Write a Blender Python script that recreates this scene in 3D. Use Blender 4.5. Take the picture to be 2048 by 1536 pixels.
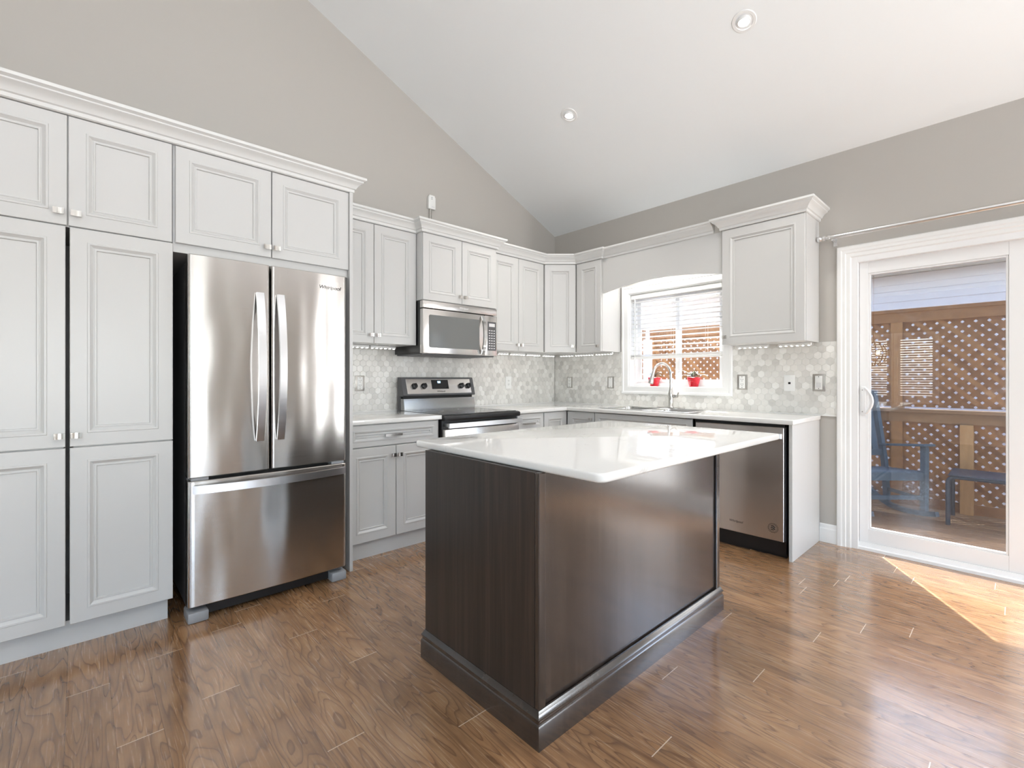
import bpy, bmesh, math, random
from mathutils import Matrix, Vector, noise
from math import sin, cos, pi, radians, sqrt

SC = bpy.context.scene
COL = SC.collection
for o in list(bpy.data.objects):
    bpy.data.objects.remove(o, do_unlink=True)

# ------------------------------------------------------------------ camera
YAW = radians(47.31)
cam_d = bpy.data.cameras.new('camera')
cam_d.sensor_width = 36.0
cam_d.lens = 940.0 / 2048 * 36.0
cam_d.shift_y = -11.0 / 2048
cam_d.clip_start = 0.05
cam = bpy.data.objects.new('camera', cam_d)
COL.objects.link(cam)
cam.location = (0, 0, 1.18)
cam.rotation_euler = (pi / 2, 0, YAW - pi / 2)
SC.camera = cam

# ------------------------------------------------------------------ sky, sun, window and fill light, exposure
SC.view_settings.view_transform = 'Standard'
SC.view_settings.look = 'None'
SC.view_settings.gamma = 1.0
SC.view_settings.use_curve_mapping = False
SC.view_settings.exposure = 0.13

W = bpy.data.worlds.new('sky')
SC.world = W
W.use_nodes = True
wn = W.node_tree
wn.nodes.clear()
w_out = wn.nodes.new('ShaderNodeOutputWorld')
w_bg = wn.nodes.new('ShaderNodeBackground')
w_sky = wn.nodes.new('ShaderNodeTexSky')
w_sky.sky_type = 'NISHITA'
w_sky.sun_disc = False
w_sky.sun_elevation = radians(53)
w_sky.sun_rotation = radians(58)
w_sky.dust_density = 2.5
w_sky.air_density = 1.0
w_bg.inputs['Strength'].default_value = 1.55
wn.links.new(w_sky.outputs[0], w_bg.inputs[0])
wn.links.new(w_bg.outputs[0], w_out.inputs[0])

SUN_EL = radians(53)
sun_d = bpy.data.lights.new('sun', 'SUN')
sun_d.energy = 34
sun_d.color = (1.0, 0.98, 0.955)
sun_d.angle = radians(0.53)
sun = bpy.data.objects.new('sun', sun_d)
COL.objects.link(sun)
sdir = Vector((-.848 * cos(SUN_EL), -.53 * cos(SUN_EL), -sin(SUN_EL)))
sun.rotation_euler = sdir.to_track_quat('-Z', 'Y').to_euler()
sun.location = (12, 8, 14)


def area(name, loc, target, sx, sy, power, color=(1, 1, 1), spread=180):
    d = bpy.data.lights.new(name, 'AREA')
    d.shape = 'RECTANGLE'
    d.size, d.size_y = sx, sy
    d.energy = power
    d.color = color
    d.spread = radians(spread)
    o = bpy.data.objects.new(name, d)
    COL.objects.link(o)
    o.location = loc
    o.rotation_euler = (Vector(target) - Vector(loc)).to_track_quat('-Z', 'Y').to_euler()
    return o


# area lamps: added fill behind the camera, patio and dining daylight, valance lamp
area('south_fill', (-.45, -3.70, 1.30), (-.15, -2.0, 3.6), 2.7, 1.3, 165, (0.94, 0.97, 1.0), 130)  # added uplight inside the south wall, aimed to brighten the ceiling
area('south_fill', (-.45, -4.10, .85), (-.1, 0, .75), 2.7, 0.8, 26, (0.95, 0.975, 1.0))  # added low fill that lifts the base cabinets
area('east_fill', (3.70, -2.60, 1.25), (3.05, 1.0, 1.40), 0.40, 1.7, 46, (0.96, 0.98, 1.0))  # added lamp standing free in the room, brightens the end panels
area('west_fill', (-3.10, -1.6, 1.35), (-1.4, -1.6, 3.75), 2.2, 1.2, 22, (0.95, 0.975, 1.0), 130)  # added uplight inside the west wall, also for the ceiling
area('daylight_patio', (4.14, -.42, 1.05), (0, -.42, 1.6), 0.8, 1.75, 20, (0.97, 0.985, 1.0))
area('valance_light', (3.80, 2.14, 2.20), (3.86, 2.14, 1.2), 0.85, 0.06, 4.5, (1.0, 0.98, 0.95))
area('daylight_west_dining', (-3.66, 1.36, 1.4), (0, 1.36, 1.4), 0.5, 1.15, 7, (0.96, 0.98, 1.0))
area('daylight_west_dining', (-3.66, 2.03, 1.4), (0, 2.03, 1.4), 0.5, 1.15, 7, (0.96, 0.98, 1.0))

# ------------------------------------------------------------------ materials
MATS = {}


def srgb(r, g, b):
    f = lambda c: (c / 255 / 12.92) if c / 255 <= .04045 else ((c / 255 + .055) / 1.055) ** 2.4
    return (f(r), f(g), f(b), 1)


def pmat(name, color, rough=.5, metal=0.0, coat=0.0, spec=.5, aniso=0.0):
    m = bpy.data.materials.new(name)
    m.use_nodes = True
    b = m.node_tree.nodes['Principled BSDF']
    b.inputs['Base Color'].default_value = color
    b.inputs['Roughness'].default_value = rough
    b.inputs['Metallic'].default_value = metal
    b.inputs['Coat Weight'].default_value = coat
    b.inputs['Specular IOR Level'].default_value = spec
    if aniso:
        b.inputs['Anisotropic'].default_value = aniso
    MATS[name] = m
    return m


class NT:
    """small node helper"""

    def __init__(s, m):
        s.t = m.node_tree
        s.b = s.t.nodes.get('Principled BSDF')

    def n(s, kind, **kw):
        nd = s.t.nodes.new(kind)
        for k, v in kw.items():
            if k.startswith('i_'):
                nd.inputs[k[2:].replace('_', ' ')].default_value = v
            else:
                setattr(nd, k, v)
        return nd

    def l(s, a, b):
        s.t.links.new(a, b)

    def math(s, op, a, b=None, c=None):
        nd = s.t.nodes.new('ShaderNodeMath')
        nd.operation = op
        for i, v in enumerate((a, b, c)):
            if v is None:
                continue
            if isinstance(v, (int, float)):
                nd.inputs[i].default_value = v
            else:
                s.l(v, nd.inputs[i])
        return nd.outputs[0]

    def pos(s):
        return s.n('ShaderNodeTexCoord').outputs['Object']

    def mapping(s, vec, scale=(1, 1, 1), loc=(0, 0, 0), rot=(0, 0, 0)):
        m = s.n('ShaderNodeMapping')
        m.inputs['Scale'].default_value = scale
        m.inputs['Location'].default_value = loc
        m.inputs['Rotation'].default_value = rot
        s.l(vec, m.inputs['Vector'])
        return m.outputs[0]

    def noise(s, vec, scale=5, detail=3, rough=.5, dist=0.0):
        nd = s.n('ShaderNodeTexNoise')
        nd.inputs['Scale'].default_value = scale
        nd.inputs['Detail'].default_value = detail
        nd.inputs['Roughness'].default_value = rough
        nd.inputs['Distortion'].default_value = dist
        if vec is not None:
            s.l(vec, nd.inputs['Vector'])
        return nd.outputs['Fac']

    def ramp(s, fac, stops):
        r = s.n('ShaderNodeValToRGB')
        e = r.color_ramp.elements
        while len(e) < len(stops):
            e.new(.5)
        for el, (p, c) in zip(e, stops):
            el.position = p
            el.color = c
        s.l(fac, r.inputs[0])
        return r.outputs[0]

    def mix(s, fac, a, b, blend='MIX'):
        m = s.n('ShaderNodeMix', data_type='RGBA', blend_type=blend)
        for sock, v in ((m.inputs[0], fac), (m.inputs[6], a), (m.inputs[7], b)):
            if isinstance(v, (int, float, tuple)):
                sock.default_value = v
            else:
                s.l(v, sock)
        return m.outputs[2]

    def bump(s, h, strength=.2, dist=.01, normal=None):
        b = s.n('ShaderNodeBump')
        b.inputs['Strength'].default_value = strength
        b.inputs['Distance'].default_value = dist
        s.l(h, b.inputs['Height'])
        if normal is not None:
            s.l(normal, b.inputs['Normal'])
        return b.outputs[0]


pmat('cabinet_white', (.58, .577, .565, 1), .34)
pmat('trim_white', (.83, .83, .82, 1), .32)
pmat('crown_lit_white', (.70, .70, .685, 1), .36)  # whiter than the cabinets: brighter light on the crown put into its colour
pmat('vinyl_white', (.84, .84, .84, 1), .3)
pmat('dark_gap', (.004, .004, .004, 1), .6)
pmat('black_plastic', (.012, .012, .013, 1), .32)
pmat('black_glass', (.008, .008, .009, 1), .05)
pmat('oven_smoke', (.17, .175, .17, 1), .07)
pmat('dark_grey_plastic', (.09, .09, .095, 1), .4)
pmat('grey_plastic', (.28, .285, .295, 1), .4)
pmat('nickel', (.62, .60, .57, 1), .24, 1.0)
pmat('chrome', (.75, .75, .75, 1), .12, 1.0)
pmat('backguard_metal', (.30, .30, .30, 1), .18, 1.0)
pmat('handle_steel', (.74, .74, .75, 1), .3, 1.0)
pmat('plate_metal', (.50, .48, .45, 1), .32, 1.0)
pmat('device_white', (.82, .82, .80, 1), .3)
pmat('pot_red', srgb(196, 22, 40), .3)
pmat('soil', (.03, .02, .014, 1), .9)
pmat('rod_silver', (.80, .80, .80, 1), .28, 1.0)
pmat('bronze', (.30, .19, .09, 1), .35, 1.0)
pmat('rubber', (.02, .02, .02, 1), .6)
pmat('chair_blue', srgb(70, 92, 112), .5)
pmat('table_blue', srgb(40, 62, 84), .4)
pmat('siding_white', srgb(215, 219, 228), .6)
pmat('soffit_cream', srgb(214, 210, 196), .6)
pmat('roof_shingle', srgb(95, 92, 90), .9)
pmat('letter_dark', (.03, .03, .03, 1), .4)
pmat('letter_light', (.85, .85, .85, 1), .4)
pmat('white_print', (.7, .7, .7, 1), .4)
pmat('screw', (.2, .19, .17, 1), .4, 1.0)
pmat('tile_caulk', (.80, .79, .77, 1), .5)


def wall_paint(name, col, rough=.6):
    m = pmat(name, col, rough)
    q = NT(m)
    v = q.noise(q.pos(), 260, 2)
    q.l(q.bump(v, .05, .001), q.b.inputs['Normal'])
    return m


wall_paint('wall_taupe', (.47, .445, .41, 1))
wall_paint('ceiling_white', (.86, .88, .885, 1), .7)


def steel(name, col, rough, aniso, wav=.0, rot=0.25):
    m = pmat(name, col, rough, 1.0, aniso=aniso)
    q = NT(m)
    q.b.inputs['Anisotropic Rotation'].default_value = rot
    t = q.n('ShaderNodeTangent', direction_type='RADIAL', axis='Z')
    q.l(t.outputs[0], q.b.inputs['Tangent'])
    p = q.pos()
    fine = q.noise(q.mapping(p, (3, 3, 900)), 1, 2, .6)
    r = q.math('MULTIPLY_ADD', fine, .12, rough - .06)
    q.l(r, q.b.inputs['Roughness'])
    nrm = q.bump(fine, .03, .0008)
    if wav:
        big = q.noise(q.mapping(p, (5.5, 5.5, 1.5)), 1, 1, .4)
        nrm = q.bump(big, wav, .02, nrm)
    q.l(nrm, q.b.inputs['Normal'])
    return m


steel('fridge_steel', (.60, .575, .55, 1), .24, .75, .55)
steel('steel', (.62, .60, .58, 1), .24, .6, .12)
steel('dishwasher_steel', (.80, .765, .745, 1), .34, .75, .35)
steel('sink_steel', (.72, .72, .71, 1), .2, .2)


def quartz():
    m = pmat('quartz_white', (.80, .79, .765, 1), .035, coat=.0)
    q = NT(m)
    p = q.pos()
    n1 = q.noise(p, 2.2, 5, .6, 1.2)
    v = q.math('ABSOLUTE', q.math('SUBTRACT', n1, .5))
    vein = q.ramp(v, [(0, (1, 1, 1, 1)), (.012, (0, 0, 0, 1))])
    n2 = q.noise(p, 5, 3, .5)
    veinm = q.math('MULTIPLY', vein, q.math('GREATER_THAN', n2, .56))
    speck = q.noise(p, 140, 2, .6)
    base = q.mix(speck, (.74, .73, .71, 1), (.77, .76, .74, 1))
    q.l(q.mix(q.math('MULTIPLY', veinm, .35), base, (.50, .485, .46, 1)), q.b.inputs['Base Color'])
    q.b.inputs['Coat Roughness'].default_value = .03


quartz()


def espresso():
    for nm, rough in (('espresso', .34), ('espresso_gloss', .23)):
        m = pmat(nm, srgb(48, 42, 38), rough, coat=.15 if nm == 'espresso' else .9)
        q = NT(m)
        p = q.pos()
        g = q.noise(q.mapping(p, (55, 55, 1.6)), 1, 4, .6, .3)
        g2 = q.noise(q.mapping(p, (7, 7, .7)), 1, 2, .5, .8)
        f = q.math('ADD', q.math('MULTIPLY', g, .6), q.math('MULTIPLY', g2, .4))
        q.l(q.ramp(f, [(.30, srgb(30, 26, 23)), (.55, srgb(52, 44, 39)), (.75, srgb(74, 61, 53))]), q.b.inputs['Base Color'])
        q.l(q.bump(g, .06, .0006), q.b.inputs['Normal'])
        q.b.inputs['Coat Roughness'].default_value = .25 if nm == 'espresso' else .15


espresso()


def floor_wood():
    m = pmat('floor_laminate', srgb(120, 86, 60), .24, coat=.0)
    q = NT(m)
    p = q.pos()
    sx = q.n('ShaderNodeSeparateXYZ')
    q.l(p, sx.inputs[0])
    X, Y = sx.outputs[0], sx.outputs[1]
    PW, PL = .1225, 1.21
    xs = q.math('MULTIPLY_ADD', X, 1 / PW, .27 + 40)
    row = q.math('FLOOR', xs)
    fx = q.math('SUBTRACT', xs, row)
    wn_ = q.n('ShaderNodeTexWhiteNoise', noise_dimensions='1D')
    q.l(row, wn_.inputs['W'])
    off = wn_.outputs['Value']
    ys = q.math('ADD', q.math('MULTIPLY_ADD', Y, 1 / PL, 20.0), q.math('MULTIPLY', off, 7.0))
    bid = q.math('FLOOR', ys)
    fy = q.math('SUBTRACT', ys, bid)
    wn2 = q.n('ShaderNodeTexWhiteNoise', noise_dimensions='2D')
    cb = q.n('ShaderNodeCombineXYZ')
    q.l(row, cb.inputs[0])
    q.l(bid, cb.inputs[1])
    q.l(cb.outputs[0], wn2.inputs['Vector'])
    rnd = wn2.outputs['Value']
    # plank local coordinates with a random shift per board
    co = q.n('ShaderNodeCombineXYZ')
    q.l(q.math('MULTIPLY_ADD', rnd, 37.0, X), co.inputs[0])
    q.l(q.math('MULTIPLY_ADD', rnd, 91.0, Y), co.inputs[1])
    pc = co.outputs[0]
    # growth rings: contour lines of a stretched noise
    nz = q.noise(q.mapping(pc, (9.0, 1.25, 1)), 1, 2.2, .5, .35)
    c = q.math('MULTIPLY', nz, 15.0)
    fr = q.math('FRACT', c)
    line = q.ramp(fr, [(0, (1, 1, 1, 1)), (.16, (.35, .35, .35, 1)), (.5, (0, 0, 0, 1)), (.93, (.05, .05, .05, 1)), (1, (.9, .9, .9, 1))])
    fine = q.noise(q.mapping(pc, (170, 5, 1)), 1, 3, .6)
    blot = q.noise(q.mapping(pc, (11, 3.2, 1)), 1, 4, .6)
    t = q.math('ADD', q.math('MULTIPLY', fine, .33), q.math('MULTIPLY', blot, .67))
    base = q.ramp(t, [(.28, srgb(117, 84, 56)), (.5, srgb(150, 113, 79)), (.72, srgb(176, 140, 104))])
    ringc = q.mix(q.math('MULTIPLY', line, .7), base, srgb(84, 54, 36))
    hs = q.n('ShaderNodeHueSaturation')
    q.l(q.math('MULTIPLY_ADD', rnd, .26, .86), hs.inputs['Value'])
    q.l(ringc, hs.inputs['Color'])
    # seams; pale end joints paint in the glint off the bevelled edge
    dx = q.math('MULTIPLY', q.math('MINIMUM', fx, q.math('SUBTRACT', 1.0, fx)), PW)
    dy = q.math('MULTIPLY', q.math('MINIMUM', fy, q.math('SUBTRACT', 1.0, fy)), PL)
    sx_ = q.math('LESS_THAN', dx, .0011)
    sy_ = q.math('LESS_THAN', dy, .0016)
    c1 = q.mix(q.math('MULTIPLY', sx_, .6), hs.outputs[0], srgb(84, 57, 38))
    c2 = q.mix(q.math('MULTIPLY', sy_, .85), c1, srgb(222, 200, 176))
    q.l(c2, q.b.inputs['Base Color'])
    groove = q.math('MINIMUM', q.math('MULTIPLY', q.math('MINIMUM', dx, dy), 400.0), 1.0)
    grain_h = q.math('MULTIPLY_ADD', fine, .5, q.math('MULTIPLY', line, -.5))
    n1 = q.bump(groove, .12, .0012)
    q.l(q.bump(grain_h, .02, .0006, n1), q.b.inputs['Normal'])
    q.l(q.math('MULTIPLY_ADD', fine, .12, .20), q.b.inputs['Roughness'])
    q.b.inputs['Specular IOR Level'].default_value = .6
    q.b.inputs['Coat Weight'].default_value = .8
    q.b.inputs['Coat Roughness'].default_value = .12
    q.l(n1, q.b.inputs['Coat Normal'])


floor_wood()


def tile():
    m = pmat('hex_marble', (.74, .735, .715, 1), .16)
    q = NT(m)
    g = q.n('ShaderNodeNewGeometry')
    r = g.outputs['Random Per Island']
    n = q.noise(q.pos(), 16, 5, .65, 1.5)
    t = q.math('ADD', q.math('MULTIPLY', r, .62), q.math('MULTIPLY', n, .38))
    q.l(q.ramp(t, [(.15, srgb(203, 201, 196)), (.38, srgb(218, 216, 211)), (.65, srgb(228, 226, 221)), (.82, srgb(238, 237, 233))]), q.b.inputs['Base Color'])
    rr = q.ramp(r, [(.86, (.22, .22, .22, 1)), (.9, (.08, .08, .08, 1))])
    q.l(rr, q.b.inputs['Roughness'])
    pmat('grout', srgb(232, 230, 225), .7)


tile()


def cedar(name, c0, c1, c2, axis=(4, 4, 60)):
    m = pmat(name, c1, .7)
    q = NT(m)
    g = q.n('ShaderNodeNewGeometry')
    p = q.pos()
    n = q.noise(q.mapping(p, axis), 1, 4, .6, .5)
    t = q.math('ADD', q.math('MULTIPLY', n, .65), q.math('MULTIPLY', g.outputs['Random Per Island'], .35))
    q.l(q.ramp(t, [(.25, c0), (.5, c1), (.75, c2)]), q.b.inputs['Base Color'])


cedar('cedar_fence', srgb(120, 84, 52), srgb(150, 109, 70), srgb(172, 132, 88), (14, 14, 14))
cedar('cedar_post', srgb(140, 104, 66), srgb(172, 134, 90), srgb(192, 156, 110), (40, 40, 3))
cedar('deck_wood', srgb(118, 92, 68), srgb(146, 118, 90), srgb(166, 138, 108), (40, 3, 10))
pmat('gravel', srgb(196, 192, 184), .9)


def glass_mat(name, tint=(1, 1, 1, 1), refl=1.0, smudge=0.0):
    m = bpy.data.materials.new(name)
    m.use_nodes = True
    t = m.node_tree
    t.nodes.clear()
    q = NT(m)
    out = q.n('ShaderNodeOutputMaterial')
    tr = q.n('ShaderNodeBsdfTransparent')
    tr.inputs[0].default_value = tint
    gl = q.n('ShaderNodeBsdfGlossy')
    gl.inputs['Roughness'].default_value = .0
    ge = q.n('ShaderNodeNewGeometry')
    dt = q.n('ShaderNodeVectorMath', operation='DOT_PRODUCT')
    q.l(ge.outputs['Normal'], dt.inputs[0])
    q.l(ge.outputs['Incoming'], dt.inputs[1])
    c1 = q.math('SUBTRACT', 1.0, q.math('ABSOLUTE', dt.outputs['Value']))
    fres = q.math('MULTIPLY_ADD', q.math('POWER', c1, 5.0), .96, .04)
    mx = q.n('ShaderNodeMixShader')
    q.l(q.math('MULTIPLY', fres, refl), mx.inputs[0])
    q.l(tr.outputs[0], mx.inputs[1])
    q.l(gl.outputs[0], mx.inputs[2])
    last = mx.outputs[0]
    if smudge:
        df = q.n('ShaderNodeBsdfDiffuse')
        df.inputs[0].default_value = (.85, .86, .9, 1)
        p = q.pos()
        n = q.noise(p, 3.2, 4, .65, 1.0)
        f = q.ramp(n, [(.60, (0, 0, 0, 1)), (.78, (1, 1, 1, 1))])
        m2 = q.n('ShaderNodeMixShader')
        q.l(q.math('MULTIPLY', f, smudge), m2.inputs[0])
        q.l(last, m2.inputs[1])
        q.l(df.outputs[0], m2.inputs[2])
        last = m2.outputs[0]
    q.l(last, out.inputs[0])
    MATS[name] = m


glass_mat('window_glass', (.97, .98, .98, 1), 1.6)
glass_mat('door_glass', (.92, .94, .95, 1), 1.9, .06)
glass_mat('door_smoke_glass', (.25, .26, .27, 1), 1.2)


def screen_mat():
    m = bpy.data.materials.new('insect_screen')
    m.use_nodes = True
    m.node_tree.nodes.clear()
    q = NT(m)
    out = q.n('ShaderNodeOutputMaterial')
    tr = q.n('ShaderNodeBsdfTransparent')
    df = q.n('ShaderNodeBsdfDiffuse')
    df.inputs[0].default_value = (.03, .033, .04, 1)
    mx = q.n('ShaderNodeMixShader')
    mx.inputs[0].default_value = .36
    q.l(tr.outputs[0], mx.inputs[1])
    q.l(df.outputs[0], mx.inputs[2])
    q.l(mx.outputs[0], out.inputs[0])
    MATS['insect_screen'] = m


screen_mat()


def emit(name, col, s):
    m = bpy.data.materials.new(name)
    m.use_nodes = True
    b = m.node_tree.nodes['Principled BSDF']
    b.inputs['Base Color'].default_value = (.8, .8, .8, 1)
    b.inputs['Emission Color'].default_value = col
    b.inputs['Emission Strength'].default_value = s
    MATS[name] = m


emit('led', (1, .96, .90, 1), 9.0)
emit('lamp_disc', (1, .98, .94, 1), 12.0)
emit('display_blue', (.25, .65, 1, 1), 2.5)
emit('bulb', (1, .75, .42, 1), 30.0)


def leaf_mat():
    m = pmat('leaf_striped', srgb(96, 112, 88), .4)
    q = NT(m)
    g = q.n('ShaderNodeNewGeometry')
    q.l(q.ramp(g.outputs['Random Per Island'], [(0, srgb(44, 62, 42)), (.5, srgb(92, 106, 84)), (1, srgb(186, 190, 176))]), q.b.inputs['Base Color'])


leaf_mat()


# ------------------------------------------------------------------ mesh builder
class MB:
    def __init__(s):
        s.bm = bmesh.new()

    def _faces(s, vs, fs):
        v = [s.bm.verts.new(p) for p in vs]
        out = []
        for f in fs:
            try:
                out.append(s.bm.faces.new([v[i] for i in f]))
            except ValueError:
                pass
        return v, out

    def box(s, x0, x1, y0, y1, z0, z1, bev=0.0, seg=2):
        x0, x1 = min(x0, x1), max(x0, x1)
        y0, y1 = min(y0, y1), max(y0, y1)
        z0, z1 = min(z0, z1), max(z0, z1)
        vs = [(x, y, z) for z in (z0, z1) for y in (y0, y1) for x in (x0, x1)]
        fs = [(0, 2, 3, 1), (4, 5, 7, 6), (0, 1, 5, 4), (2, 6, 7, 3), (0, 4, 6, 2), (1, 3, 7, 5)]
        v, f = s._faces(vs, fs)
        if bev:
            es = list({e for fa in f for e in fa.edges})
            bmesh.ops.bevel(s.bm, geom=es, offset=bev, segments=seg, profile=.5, affect='EDGES')
        return s

    def prism(s, poly, axis, a0, a1, bev=0.0):
        """polygon in the two other axes, extruded along axis"""
        def mk(p, a):
            if axis == 'x':
                return (a, p[0], p[1])
            if axis == 'y':
                return (p[0], a, p[1])
            return (p[0], p[1], a)
        n = len(poly)
        vs = [mk(p, a0) for p in poly] + [mk(p, a1) for p in poly]
        fs = [tuple(range(n))[::-1], tuple(range(n, 2 * n))]
        for i in range(n):
            j = (i + 1) % n
            fs.append((i, j, n + j, n + i))
        v, f = s._faces(vs, fs)
        bmesh.ops.recalc_face_normals(s.bm, faces=f)
        if bev:
            es = list({e for fa in f for e in fa.edges})
            bmesh.ops.bevel(s.bm, geom=es, offset=bev, segments=2, profile=.5, affect='EDGES')
        return s

    def lathe(s, prof, seg=32, center=(0, 0, 0), axis='z', cap=True):
        """prof: list of (radius, height)"""
        rings = []
        M = {'z': lambda r, a, h: (r * cos(a), r * sin(a), h), 'y': lambda r, a, h: (r * cos(a), h, r * sin(a)),
             'x': lambda r, a, h: (h, r * cos(a), r * sin(a))}[axis]
        for r, h in prof:
            rings.append([s.bm.verts.new(Vector(M(max(r, 1e-5), 2 * pi * i / seg, h)) + Vector(center)) for i in range(seg)])
        fs = []
        for a, b in zip(rings, rings[1:]):
            for i in range(seg):
                j = (i + 1) % seg
                fs.append(s.bm.faces.new((a[i], a[j], b[j], b[i])))
        if cap:
            fs.append(s.bm.faces.new(rings[0][::-1]))
            fs.append(s.bm.faces.new(rings[-1]))
        bmesh.ops.recalc_face_normals(s.bm, faces=fs)
        return s

    def tube(s, pts, r, seg=12, cap=True):
        pts = [Vector(p) for p in pts]
        rs = r if isinstance(r, (list, tuple)) else [r] * len(pts)
        rings = []
        up = None
        for i, p in enumerate(pts):
            d = (pts[min(i + 1, len(pts) - 1)] - pts[max(i - 1, 0)]).normalized()
            if up is None:
                up = Vector((0, 0, 1)) if abs(d.z) < .9 else Vector((1, 0, 0))
            a = d.cross(up).normalized()
            up = a.cross(d).normalized()
            rings.append([s.bm.verts.new(p + (a * cos(2 * pi * k / seg) + up * sin(2 * pi * k / seg)) * rs[i]) for k in range(seg)])
        fs = []
        for a, b in zip(rings, rings[1:]):
            for i in range(seg):
                j = (i + 1) % seg
                fs.append(s.bm.faces.new((a[i], a[j], b[j], b[i])))
        if cap:
            fs.append(s.bm.faces.new(rings[0]))
            fs.append(s.bm.faces.new(rings[-1][::-1]))
        bmesh.ops.recalc_face_normals(s.bm, faces=fs)
        return s

    def bar(s, p0, p1, w, t, side=(0, 0, 1)):
        """rectangular bar from p0 to p1; w along 'side', t across"""
        p0, p1 = Vector(p0), Vector(p1)
        d = (p1 - p0).normalized()
        sd = Vector(side)
        sd = (sd - d * sd.dot(d)).normalized()
        q = d.cross(sd)
        vs = []
        for p in (p0, p1):
            for a, b in ((-1, -1), (1, -1), (1, 1), (-1, 1)):
                vs.append(p + sd * a * w / 2 + q * b * t / 2)
        v, f = s._faces(vs, [(0, 3, 2, 1), (4, 5, 6, 7), (0, 1, 5, 4), (1, 2, 6, 5), (2, 3, 7, 6), (3, 0, 4, 7)])
        bmesh.ops.recalc_face_normals(s.bm, faces=f)
        return s

    def strip(s, pts, w, t, side):
        """flat bar swept through pts"""
        pts = [Vector(p) for p in pts]
        sd = Vector(side).normalized()
        rings = []
        for i, p in enumerate(pts):
            d = (pts[min(i + 1, len(pts) - 1)] - pts[max(i - 1, 0)]).normalized()
            q = d.cross(sd).normalized()
            rings.append([s.bm.verts.new(p + sd * a * w / 2 + q * b * t / 2) for a, b in ((-1, -1), (1, -1), (1, 1), (-1, 1))])
        fs = []
        for a, b in zip(rings, rings[1:]):
            for i in range(4):
                j = (i + 1) % 4
                fs.append(s.bm.faces.new((a[i], a[j], b[j], b[i])))
        fs.append(s.bm.faces.new(rings[0]))
        fs.append(s.bm.faces.new(rings[-1][::-1]))
        bmesh.ops.recalc_face_normals(s.bm, faces=fs)
        return s

    def sweep(s, path, prof, closed_prof=True):
        """path: plan points, outward is to the right; prof: (out, z)"""
        P = [Vector((p[0], p[1])) for p in path]
        nrm = []
        for a, b in zip(P, P[1:]):
            d = (b - a).normalized()
            nrm.append(Vector((d.y, -d.x)))
        rings = []
        for i, p in enumerate(P):
            if i == 0:
                m = nrm[0]
            elif i == len(P) - 1:
                m = nrm[-1]
            else:
                m = nrm[i - 1] + nrm[i]
                m = m / max(m.dot(nrm[i]), .2)
            rings.append([s.bm.verts.new((p.x + m.x * o, p.y + m.y * o, z)) for o, z in prof])
        n = len(prof)
        fs = []
        for a, b in zip(rings, rings[1:]):
            for i in range(n if closed_prof else n - 1):
                j = (i + 1) % n
                fs.append(s.bm.faces.new((a[i], b[i], b[j], a[j])))
        fs.append(s.bm.faces.new(rings[0]))
        fs.append(s.bm.faces.new(rings[-1][::-1]))
        bmesh.ops.recalc_face_normals(s.bm, faces=fs)
        return s

    def cells(s, xs, ys, inc, z0, z1, bev=.004, seg=3, corner=0.0):
        """slab made of grid cells; outer edges rounded"""
        V = {}

        def vert(i, j, z):
            k = (i, j, z)
            if k not in V:
                V[k] = s.bm.verts.new((xs[i], ys[j], z))
            return V[k]
        nx, ny = len(xs) - 1, len(ys) - 1
        ok = lambda i, j: 0 <= i < nx and 0 <= j < ny and inc(i, j)
        fs = []
        side_v = []
        for i in range(nx):
            for j in range(ny):
                if not ok(i, j):
                    continue
                fs.append(s.bm.faces.new([vert(i, j, z1), vert(i + 1, j, z1), vert(i + 1, j + 1, z1), vert(i, j + 1, z1)]))
                fs.append(s.bm.faces.new([vert(i, j, z0), vert(i, j + 1, z0), vert(i + 1, j + 1, z0), vert(i + 1, j, z0)]))
                for (di, dj, a, b) in ((0, -1, (i, j), (i + 1, j)), (1, 0, (i + 1, j), (i + 1, j + 1)), (0, 1, (i + 1, j + 1), (i, j + 1)), (-1, 0, (i, j + 1), (i, j))):
                    if not ok(i + di, j + dj):
                        fs.append(s.bm.faces.new([vert(*a, z0), vert(*b, z0), vert(*b, z1), vert(*a, z1)]))
        bmesh.ops.recalc_face_normals(s.bm, faces=fs)
        if corner:
            ve = [e for e in {e for f in fs for e in f.edges} if abs(e.verts[0].co.z - e.verts[1].co.z) > 1e-5 and e.calc_face_angle(0) > .5]
            bmesh.ops.bevel(s.bm, geom=ve, offset=corner, segments=6, profile=.5, affect='EDGES')
        es = [e for e in s.bm.edges if len(e.link_faces) == 2 and e.calc_face_angle(0) > .5 and abs(e.verts[0].co.z - e.verts[1].co.z) < 1e-5]
        if bev:
            bmesh.ops.bevel(s.bm, geom=es, offset=bev, segments=seg, profile=.5, affect='EDGES')
        return s

    def rings(s, w, h, prof, x=0, z=0, y=0):
        """nested rectangles (panel moulding). prof: (inset, out); facing -Y"""
        rr = []
        for ins, out in prof:
            rr.append([s.bm.verts.new((x + a, y - out, z + c)) for a, c in ((ins, ins), (w - ins, ins), (w - ins, h - ins), (ins, h - ins))])
        fs = []
        for a, b in zip(rr, rr[1:]):
            for i in range(4):
                j = (i + 1) % 4
                fs.append(s.bm.faces.new((a[i], a[j], b[j], b[i])))
        fs.append(s.bm.faces.new(rr[-1]))
        fs.append(s.bm.faces.new(rr[0][::-1]))
        bmesh.ops.recalc_face_normals(s.bm, faces=fs)
        return s

    def xf(s, M):
        bmesh.ops.transform(s.bm, matrix=M, verts=s.bm.verts)
        return s

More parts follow.
